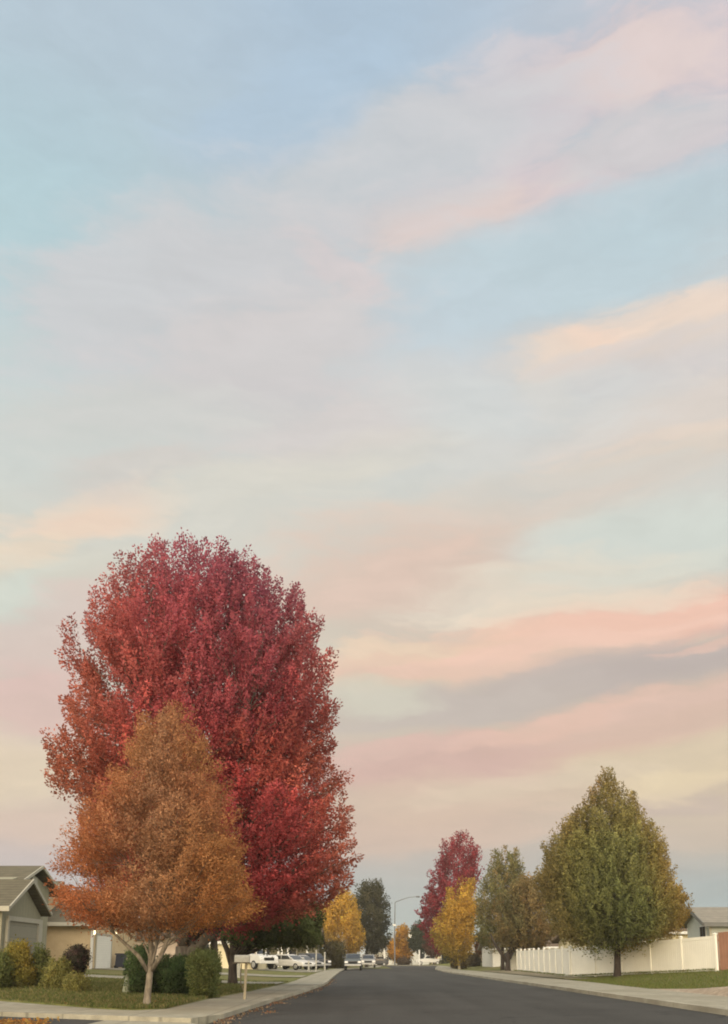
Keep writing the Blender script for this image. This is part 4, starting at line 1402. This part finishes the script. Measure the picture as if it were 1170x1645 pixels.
def vehicle(name, label, cat, loc_, rz, kind, paint, group='parked vehicles', lit=False):
    """x = length (front at +x), y = width"""
    v = empty(name, loc_, label, cat, group, rz)
    if kind == 'pickup':
        L, W = 5.5, 1.92
        low = [(-2.72, .52), (2.70, .50), (2.75, .75), (2.70, 1.08), (2.45, 1.20), (1.15, 1.24), (-2.72, 1.24)]
        cab = [(1.20, 1.24), (.45, 1.83), (.2, 1.88), (-1.0, 1.88), (-1.12, 1.80), (-1.2, 1.24)]
        ws = (1.12, .52); wx = (1.75, -1.65); wr = .39
    elif kind == 'suv':
        L, W = 4.8, 1.88
        low = [(-2.35, .45), (2.35, .45), (2.42, .7), (2.36, .98), (1.2, 1.10), (-2.38, 1.12), (-2.42, .8)]
        cab = [(1.25, 1.09), (.35, 1.66), (.0, 1.72), (-1.9, 1.70), (-2.1, 1.62), (-2.38, 1.12)]
        ws = (1.16, .42); wx = (1.45, -1.45); wr = .36
    else:
        L, W = 4.4, 1.78
        low = [(-2.12, .38), (2.12, .36), (2.18, .55), (2.10, .74), (1.05, .92), (-2.05, .98), (-2.16, .7)]
        cab = [(1.10, .91), (.2, 1.38), (-.1, 1.45), (-1.2, 1.44), (-1.6, 1.34), (-2.05, .98)]
        ws = (1.0, .28); wx = (1.35, -1.32); wr = .32
    mb = MB()
    hw = W / 2
    side_prism(mb, low, -hw, hw)
    bd = fix(mb.build('body', M[paint], v, bevel=.07))
    mb = MB()
    side_prism(mb, [(x, z - (.015 if z <= low[-2][1] + .2 and z < 1.3 else 0)) for x, z in cab], -hw * .86, hw * .86)
    fix(mb.build('cab', M[paint], v, bevel=.06))
    # side windows
    zs_ = [z for _, z in cab]; z0, z1 = min(zs_) + .08, max(zs_) - .10
    fx0, fx1 = ws[0] - .28, ws[1] + .02
    rx0 = cab[-1][0] + (.12 if kind == 'pickup' else .42); rx1 = cab[-3][0] + .06
    for s in (-1, 1):
        mb = MB()
        y = s * hw * .86
        mid = (fx1 + rx1) / 2 - (.1 if kind != 'pickup' else -.05)
        for pf in ([(mid + .04, z0), (fx0, z0), (fx1 - .05, z1), (mid + .04, z1)], [(rx0, z0), (mid - .04, z0), (mid - .04, z1), (rx1, z1)]):
            mb.prism([(x, y, z) for x, z in pf], (0, s * .012, 0))
        fix(mb.build('side_window', M['glass'], v))
    # windscreen and rear window
    (xa, za), (xb, zb) = cab[0], cab[1]
    dx, dz = xb - xa, zb - za
    nl = math.hypot(dx, dz); nx_, nz_ = dz / nl, -dx / nl
    def pane(nm, pa, pb, sgn, a=.12, b=.9):
        (xa, za), (xb, zb) = pa, pb
        dx, dz = xb - xa, zb - za
        nl = math.hypot(dx, dz); nx_, nz_ = sgn * abs(dz) / nl, abs(dx) / nl
        p = [(xa + dx * a, za + dz * a), (xa + dx * b, za + dz * b)]
        yw = hw * .76
        mb = MB()
        mb.prism([(p[0][0] + nx_ * .004, -yw, p[0][1] + nz_ * .004), (p[0][0] + nx_ * .004, yw, p[0][1] + nz_ * .004), (p[1][0] + nx_ * .004, yw * .93, p[1][1] + nz_ * .004), (p[1][0] + nx_ * .004, -yw * .93, p[1][1] + nz_ * .004)], (nx_ * .012, 0, nz_ * .012))
        fix(mb.build(nm, M['glass'], v))
    pane('windscreen', cab[0], cab[1], 1)
    pane('rear_window', cab[-1], cab[-2], -1)
    for x in wx:
        for s in (-1, 1):
            wheel(v, x, s * (hw - .10), wr)
    xf = max(x for x, _ in low); zf = low[3][1]
    for s in (-1, 1):
        MB().box(xf - .08, xf + .012, s * hw * .78 - .17, s * hw * .78 + .17, zf - .26, zf - .06).build('headlight', M['headlamp'], v, bevel=.02)
        xr_ = min(x for x, _ in low)
        MB().box(xr_ - .014, xr_ + .06, s * hw * .86 - .1, s * hw * .86 + .1, zf - .3, zf + .02).build('tail_light', M['tail_red'], v, bevel=.02)
    MB().box(xf - .05, xf + .010, -hw * .52, hw * .52, zf - .34, zf - .08).build('grille', M['rubber'], v)
    MB().box(xf - .12, xf + .06, -hw * .97, hw * .97, low[0][1] - .04, low[0][1] + .16).build('bumper', M['paint_silver' if paint != 'paint_white' else 'paint_white'], v, bevel=.04)
    if kind == 'pickup':
        MB().box(-2.66, -1.24, -hw * .86, hw * .86, 1.235, 1.248).build('bed', M['rubber'], v)
    for s in (-1, 1):
        MB().box(cab[0][0] - .42, cab[0][0] - .24, s * (hw * .86 + .02) - .0, s * (hw * .86 + .2), z0 + .02, z0 + .17).build('mirror', M[paint], v, bevel=.02)
    return v


def on_ground(px, Yd, extra=.0):
    q = P(px, 1550, Yd)
    z = gz(q.x, Yd) + .03
    return (q.x, Yd, z + extra)


vehicle('white_pickup', 'white pickup truck parked in a driveway behind the white mailbox', 'pickup truck', on_ground(403, 83), R(-48), 'pickup', 'paint_white')
vehicle('white_hatchback', 'white hatchback parked between the white pickup and the white posts', 'car', on_ground(467, 90.0), R(-36), 'car', 'paint_white')
vehicle('silver_car', 'silver car mostly hidden behind the white hatchback', 'car', on_ground(485, 97.5), R(-34), 'car', 'paint_silver')
vehicle('dark_car', 'dark car behind the tall white post', 'car', on_ground(503, 101.5), R(-60), 'suv', 'paint_dark')
q = P(569, 1557, 109)
vehicle('grey_pickup', 'dark grey pickup truck facing the camera at the left kerb', 'pickup truck', (-1.25, 109, 0), R(-90), 'pickup', 'paint_grey')
vehicle('silver_van', 'silver vehicle parked just behind the grey pickup', 'car', (.55, 126, .15), R(-90), 'suv', 'paint_silver')
vehicle('dark_car', 'small dark car crossing at the far end of the road', 'car', (P(606, 1548, 180).x, 180, 0), R(180), 'car', 'paint_dark')
vehicle('white_pickup', 'distant white pickup truck side-on at the end of the road', 'pickup truck', (P(690, 1548, 189.5).x, 190.2, .14), R(180), 'pickup', 'paint_white')

# ------------------------------------------------------------------ sky
world = bpy.data.worlds.new('World')
scene.world = world
world.use_nodes = True
nt = world.node_tree
for n in list(nt.nodes):
    nt.nodes.remove(n)
NN = nt.nodes.new
LK = nt.links.new


def math_n(op, a=None, b=None, clamp=False):
    n = NN('ShaderNodeMath')
    n.operation = op
    n.use_clamp = clamp
    for i, v in enumerate((a, b)):
        if v is None:
            continue
        if isinstance(v, (int, float)):
            n.inputs[i].default_value = v
        else:
            LK(v, n.inputs[i])
    return n.outputs[0]


def mixrgb(f, a, b):
    n = NN('ShaderNodeMix')
    n.data_type = 'RGBA'
    for k, v in (('Factor', f), ('A', a), ('B', b)):
        if isinstance(v, (int, float)):
            n.inputs[k].default_value = v
        elif isinstance(v, tuple):
            n.inputs[k].default_value = (*v, 1)
        else:
            LK(v, n.inputs[k])
    return n.outputs['Result']


def azel(px, py):
    d = ray(px, py).normalized()
    return math.atan2(d.x, d.y), math.asin(d.z)


tc = NN('ShaderNodeTexCoord')
sepx = NN('ShaderNodeSeparateXYZ')
LK(tc.outputs['Generated'], sepx.inputs[0])
az = math_n('ARCTAN2', sepx.outputs[0], sepx.outputs[1])
el = math_n('ARCSINE', sepx.outputs[2])
comb = NN('ShaderNodeCombineXYZ')
LK(az, comb.inputs[0]); LK(el, comb.inputs[1])

# noise in streak-aligned coordinates, used to warp and to break up the clouds
mp = NN('ShaderNodeMapping')
mp.inputs['Rotation'].default_value = (0, 0, R(-14))
mp.inputs['Scale'].default_value = (3.2, 9.0, 1)
LK(comb.outputs[0], mp.inputs['Vector'])
wn = NN('ShaderNodeTexNoise')
wn.inputs['Scale'].default_value = 1.3
wn.inputs['Detail'].default_value = 7
wn.inputs['Roughness'].default_value = 0.55
LK(mp.outputs[0], wn.inputs['Vector'])
ctr = NN('ShaderNodeVectorMath'); ctr.operation = 'SUBTRACT'
LK(wn.outputs['Color'], ctr.inputs[0]); ctr.inputs[1].default_value = (.5, .5, .5)
scl = NN('ShaderNodeVectorMath'); scl.operation = 'MULTIPLY'
LK(ctr.outputs[0], scl.inputs[0]); scl.inputs[1].default_value = (0.22, 0.075, 0)
warp = NN('ShaderNodeVectorMath'); warp.operation = 'ADD'
LK(comb.outputs[0], warp.inputs[0]); LK(scl.outputs[0], warp.inputs[1])
W = warp.outputs[0]
sepw = NN('ShaderNodeSeparateXYZ')
LK(W, sepw.inputs[0])
# finer wisps
mp2 = NN('ShaderNodeMapping')
mp2.inputs['Rotation'].default_value = (0, 0, R(-16))
mp2.inputs['Scale'].default_value = (7, 26, 1)
LK(W, mp2.inputs['Vector'])
wn2 = NN('ShaderNodeTexNoise')
wn2.inputs['Scale'].default_value = 1.6
wn2.inputs['Detail'].default_value = 8
wn2.inputs['Roughness'].default_value = 0.6
LK(mp2.outputs[0], wn2.inputs['Vector'])
wisp = wn2.outputs['Fac']


def ramp_n(stops, x):
    """stops = [(photo row, colour)] at azimuth of photo column x, index = elevation"""
    r = NN('ShaderNodeValToRGB')
    r.color_ramp.interpolation = 'B_SPLINE'
    st = []
    for py, c in stops:
        st.append((azel(x, py)[1] / 1.0, lin(c)))
    st.sort(key=lambda s: s[0])
    e = r.color_ramp.elements
    while len(e) > 1:
        e.remove(e[-1])
    e[0].position = max(0, st[0][0]); e[0].color = (*st[0][1], 1)
    for p, c in st[1:]:
        k = e.new(min(1, max(0, p)))
        k.color = (*c, 1)
    LK(math_n('DIVIDE', sepw.outputs[1], 1.0), r.inputs['Fac'])
    return r.outputs['Color']


LEFT = [(0, (176, 195, 209)), (130, (174, 196, 208)), (280, (172, 201, 210)), (420, (178, 207, 213)), (560, (193, 211, 212)), (700, (206, 212, 208)), (790, (205, 210, 203)), (900, (214, 210, 194)),
        (1010, (208, 208, 194)), (1100, (212, 194, 181)), (1190, (220, 200, 178)), (1270, (217, 199, 172)), (1340, (207, 187, 174)), (1400, (197, 184, 180)), (1500, (186, 186, 184)), (1545, (190, 190, 186))]
MID = [(0, (166, 189, 209)), (180, (171, 194, 212)), (330, (190, 202, 208)), (480, (202, 206, 209)), (600, (206, 210, 211)), (720, (209, 210, 206)), (820, (208, 211, 203)), (900, (214, 206, 192)),
       (1000, (216, 203, 184)), (1100, (210, 203, 184)), (1200, (206, 186, 168)), (1280, (210, 184, 163)), (1350, (203, 183, 167)), (1400, (188, 182, 174)), (1460, (174, 184, 180)), (1545, (180, 192, 184))]
RIGHT = [(0, (188, 195, 206)), (150, (186, 198, 208)), (300, (182, 200, 210)), (430, (192, 205, 209)), (560, (206, 206, 206)), (700, (213, 206, 197)), (800, (208, 208, 200)), (880, (206, 213, 205)),
         (980, (214, 203, 183)), (1080, (202, 188, 170)), (1180, (214, 193, 164)), (1260, (213, 192, 162)), (1330, (203, 186, 164)), (1390, (184, 180, 171)), (1450, (164, 178, 178)), (1545, (172, 186, 182))]
cl, cm, cr = ramp_n(LEFT, 60), ramp_n(MID, 585), ramp_n(RIGHT, 1110)
def mrange(v, a, b, t0=0.0, t1=1.0, smooth=True):
    n = NN('ShaderNodeMapRange')
    n.interpolation_type = 'SMOOTHSTEP' if smooth else 'LINEAR'
    LK(v, n.inputs['Value'])
    n.inputs['From Min'].default_value, n.inputs['From Max'].default_value = a, b
    n.inputs['To Min'].default_value, n.inputs['To Max'].default_value = t0, t1
    return n.outputs[0]
sky = mixrgb(mrange(sepw.outputs[0], -0.38, 0.0), cl, cm)
sky = mixrgb(mrange(sepw.outputs[0], 0.0, 0.38), sky, cr)

# cloud bands: (cx, cy, half length, half width, slope angle in the photo, colour, opacity, wispiness)
CLOUDS = [
    # upper right pink streaks
    (960, 130, 330, 75, 22, (217, 198, 201), .85, .5), (1000, 105, 160, 50, 20, (223, 204, 199), .8, .5), (760, 190, 220, 70, 24, (203, 203, 208), .7, .4),
    (860, 300, 360, 56, 20, (217, 199, 202), .85, .5), (720, 350, 170, 46, 14, (221, 202, 195), .8, .5), (1110, 205, 110, 36, 18, (216, 200, 203), .7, .4),
    (640, 260, 230, 90, 25, (200, 203, 206), .7, .3), (1010, 225, 190, 60, 18, (199, 202, 204), .6, .3),
    # clear blue windows
    (900, 430, 330, 75, 18, (184, 205, 213), .8, .3), (1090, 330, 160, 50, 15, (181, 202, 210), .6, .3), (690, 505, 210, 62, 10, (188, 205, 214), .75, .3), (480, 175, 220, 70, 30, (167, 192, 213), .6, .3),
    (30, 420, 110, 190, 80, (177, 206, 213), .4, .3),
    # middle left veil
    (290, 470, 300, 130, 25, (203, 202, 204), .85, .4), (430, 560, 220, 90, 20, (209, 203, 202), .8, .5), (520, 425, 90, 34, -30, (212, 200, 200), .6, .5), (330, 660, 260, 55, 10, (203, 199, 199), .6, .5),
    (520, 690, 190, 55, 15, (213, 204, 200), .7, .4), (200, 690, 210, 60, 5, (206, 208, 202), .6, .4), (560, 740, 210, 40, 14, (214, 208, 196), .5, .4),
    # peach cloud on the right
    (1060, 540, 270, 52, 12, (229, 209, 192), .85, .4), (945, 553, 85, 32, 6, (238, 209, 187), .9, .5), (1120, 500, 130, 28, 12, (234, 210, 190), .7, .5), (1060, 605, 260, 50, 10, (210, 204, 202), .75, .4),
    (1090, 660, 240, 45, 12, (220, 207, 195), .7, .4), (900, 600, 60, 60, 60, (222, 208, 193), .5, .4), (1060, 740, 230, 34, 14, (223, 206, 188), .7, .5), (850, 640, 230, 55, 8, (207, 212, 210), .6, .3),
    # peach on the left
    (150, 826, 170, 34, 8, (230, 209, 187), .85, .5), (130, 835, 100, 22, 10, (234, 206, 182), .8, .5), (40, 890, 90, 30, 22, (231, 210, 184), .75, .5), (210, 765, 170, 34, 6, (207, 198, 190), .6, .5), (420, 800, 210, 45, 10, (215, 211, 198), .7, .4),
    (20, 980, 90, 60, 10, (207, 215, 203), .7, .3), (100, 1020, 150, 60, 25, (215, 190, 180), .7, .4), (60, 1120, 150, 45, -8, (217, 182, 172), .7, .4),
    # middle right veils
    (760, 840, 330, 60, 14, (214, 202, 188), .8, .4), (650, 930, 260, 75, 12, (218, 191, 173), .9, .5), (700, 880, 160, 36, 20, (218, 195, 178), .6, .5), (640, 1010, 200, 30, 8, (206, 193, 176), .6, .5),
    (1040, 860, 260, 50, 8, (208, 215, 206), .8, .3), (880, 940, 220, 44, 12, (224, 213, 193), .7, .4), (960, 770, 200, 26, 8, (206, 205, 198), .5, .4),
    # the long salmon band and the grey band under it
    (960, 1010, 420, 52, 13, (233, 190, 166), .95, .35), (1080, 985, 200, 40, 12, (234, 181, 158), .8, .4), (720, 1058, 280, 40, 7, (231, 196, 168), .9, .4), (620, 1085, 150, 22, 4, (221, 190, 166), .6, .5),
    (960, 1085, 420, 40, 13, (190, 176, 169), .8, .35), (1100, 1062, 180, 36, 12, (186, 173, 168), .6, .4), (700, 1130, 270, 34, 6, (196, 184, 174), .65, .4), (600, 1115, 110, 26, 3, (212, 209, 188), .6, .4),
    (890, 1185, 380, 42, 13, (218, 180, 158), .9, .4), (700, 1222, 260, 46, 7, (209, 173, 160), .9, .4), (1080, 1140, 190, 36, 14, (212, 181, 162), .7, .4),
    (1080, 1215, 230, 34, 8, (217, 197, 164), .7, .3), (720, 1280, 260, 36, 4, (213, 188, 163), .6, .3), (1110, 1283, 120, 22, 10, (197, 177, 163), .75, .4), (640, 1335, 220, 36, 2, (211, 182, 161), .6, .4), (1120, 1340, 120, 26, 8, (205, 184, 164), .5, .4),
    (1030, 985, 260, 20, 13, (238, 190, 166), .7, .6), (880, 1035, 240, 15, 12, (236, 192, 170), .7, .6), (700, 1076, 210, 10, 5, (228, 190, 168), .7, .6), (1120, 1030, 110, 10, 16, (232, 188, 166), .6, .6),
    (870, 1163, 200, 15, 15, (226, 186, 166), .7, .6), (1080, 1128, 150, 12, 13, (218, 184, 166), .6, .6), (650, 1195, 150, 18, 6, (219, 182, 167), .6, .6), (650, 905, 130, 36, 24, (223, 193, 175), .6, .6),
    (900, 968, 220, 16, 10, (232, 216, 192), .6, .6), (1110, 1248, 160, 26, 8, (231, 209, 168), .6, .5), (830, 1255, 200, 16, 10, (222, 202, 174), .5, .5), (620, 1040, 160, 12, 6, (230, 206, 176), .6, .6),
    (1040, 905, 240, 12, 10, (214, 216, 203), .5, .6), (1060, 700, 200, 14, 14, (226, 206, 188), .5, .6), (1000, 560, 160, 14, 10, (214, 205, 200), .5, .6), (850, 805, 260, 14, 12, (216, 201, 187), .5, .6),
    (40, 1230, 120, 40, 0, (223, 203, 172), .6, .3), (40, 1320, 130, 34, 0, (213, 186, 168), .6, .3),
]
for ci, (cx_, cy_, ha, hb, ang, c, op, wv) in enumerate(CLOUDS):
    if ci % 6 == 5:          # orders the node evaluation so the shader stack stays small
        ch = NN('ShaderNodeVectorMath'); ch.operation = 'MULTIPLY_ADD'
        LK(sky, ch.inputs[0]); ch.inputs[1].default_value = (1e-7, 1e-7, 1e-7); LK(W, ch.inputs[2])
        W = ch.outputs[0]
    t = R(ang)
    a0, e0 = azel(cx_, cy_)
    a1, e1 = azel(cx_ + ha * math.cos(t), cy_ - ha * math.sin(t))
    a2, e2 = azel(cx_ - hb * math.sin(t), cy_ - hb * math.cos(t))
    rot = math.atan2(e1 - e0, a1 - a0)
    sa, sb = math.hypot(a1 - a0, e1 - e0), math.hypot(a2 - a0, e2 - e0)
    mm = NN('ShaderNodeMapping')
    mm.vector_type = 'TEXTURE'
    mm.inputs['Location'].default_value = (a0, e0, 0)
    mm.inputs['Rotation'].default_value = (0, 0, rot)
    mm.inputs['Scale'].default_value = (sa * 1.35, sb * 1.5, 1)
    LK(W, mm.inputs['Vector'])
    ln = NN('ShaderNodeVectorMath'); ln.operation = 'LENGTH'
    LK(mm.outputs[0], ln.inputs[0])
    # wisps eat into the edge
    d = math_n('ADD', ln.outputs['Value'], math_n('MULTIPLY', math_n('SUBTRACT', 0.5, wisp), wv * 2.6))
    f = mrange(d, 1.0, 0.36, 0.0, op)
    sky = mixrgb(f, sky, lin(c))
# fine mottling of the whole veil
mot = mrange(wisp, 0.25, 0.75, 0.955, 1.055, False)
mulc = NN('ShaderNodeVectorMath'); mulc.operation = 'SCALE'
LK(sky, mulc.inputs[0]); LK(mot, mulc.inputs['Scale'])
sky = mulc.outputs[0]
hs = NN('ShaderNodeHueSaturation')
hs.inputs['Saturation'].default_value = 0.86
hs.inputs['Value'].default_value = 1.02
LK(sky, hs.inputs['Color'])
sky = hs.outputs['Color']

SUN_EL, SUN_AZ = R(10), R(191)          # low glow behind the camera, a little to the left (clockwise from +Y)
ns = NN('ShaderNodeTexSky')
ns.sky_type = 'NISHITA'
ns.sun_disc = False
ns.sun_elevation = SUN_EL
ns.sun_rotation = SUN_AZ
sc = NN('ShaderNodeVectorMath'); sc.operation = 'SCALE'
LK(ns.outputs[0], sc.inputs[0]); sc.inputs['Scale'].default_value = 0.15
# sunset glow behind the camera; that unseen sky half is brightened as fill light
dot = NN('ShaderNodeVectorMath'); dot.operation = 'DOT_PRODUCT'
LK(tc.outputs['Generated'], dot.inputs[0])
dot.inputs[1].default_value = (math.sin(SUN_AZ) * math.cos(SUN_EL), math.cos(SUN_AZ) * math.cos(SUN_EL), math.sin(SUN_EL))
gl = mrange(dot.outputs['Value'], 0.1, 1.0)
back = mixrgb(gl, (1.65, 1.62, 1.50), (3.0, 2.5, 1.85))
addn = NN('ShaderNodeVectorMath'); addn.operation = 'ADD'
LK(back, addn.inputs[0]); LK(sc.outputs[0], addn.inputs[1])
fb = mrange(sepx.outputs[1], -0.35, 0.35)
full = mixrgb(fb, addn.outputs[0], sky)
full = mixrgb(mrange(sepx.outputs[2], -0.05, -0.005), (0.12, 0.11, 0.09), full)
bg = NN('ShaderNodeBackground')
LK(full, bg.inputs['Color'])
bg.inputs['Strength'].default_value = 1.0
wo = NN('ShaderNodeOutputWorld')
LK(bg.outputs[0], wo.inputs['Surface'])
world.cycles.sampling_method = 'MANUAL'
world.cycles.sample_map_resolution = 512

sun = bpy.data.lights.new('sun', 'SUN')
sun.energy = 1.1
sun.angle = R(40)
sun.color = (1.0, 0.88, 0.70)
so = bpy.data.objects.new('sun', sun)
COL.objects.link(so)
sd = Vector((math.sin(SUN_AZ) * math.cos(SUN_EL), math.cos(SUN_AZ) * math.cos(SUN_EL), math.sin(SUN_EL)))
so.rotation_euler = (-sd).to_track_quat('-Z', 'Y').to_euler()
so.location = (10, -20, 30)

# ------------------------------------------------------------------ dusk haze
hm = bpy.data.materials.new('haze')
hm.use_nodes = True
hn = hm.node_tree
hn.nodes.remove(hn.nodes['Principled BSDF'])
pv = hn.nodes.new('ShaderNodeVolumePrincipled')
pv.inputs['Color'].default_value = (0.80, 0.78, 0.72, 1)
pv.inputs['Density'].default_value = 0.0004
hn.links.new(pv.outputs[0], hn.nodes['Material Output'].inputs['Volume'])
hz = MB().box(-4200, 4200, -700, 5200, -1.2, 21.0).build('haze', hm)
tag(hz, kind='stuff')
hz['label'] = 'thin pale dusk haze over the whole street'
hz['category'] = 'haze'

# ------------------------------------------------------------------ render settings
scene.view_settings.view_transform = 'Standard'
scene.view_settings.look = 'None'
scene.view_settings.exposure = 0.0
scene.view_settings.gamma = 1.0
scene.render.engine = 'CYCLES'
scene.cycles.use_denoising = True
scene.cycles.denoiser = 'OPENIMAGEDENOISE'
scene.cycles.max_bounces = 10
scene.cycles.diffuse_bounces = 7
scene.cycles.transmission_bounces = 8
scene.cycles.pixel_filter_type = 'BLACKMAN_HARRIS'
scene.cycles.filter_width = 1.9
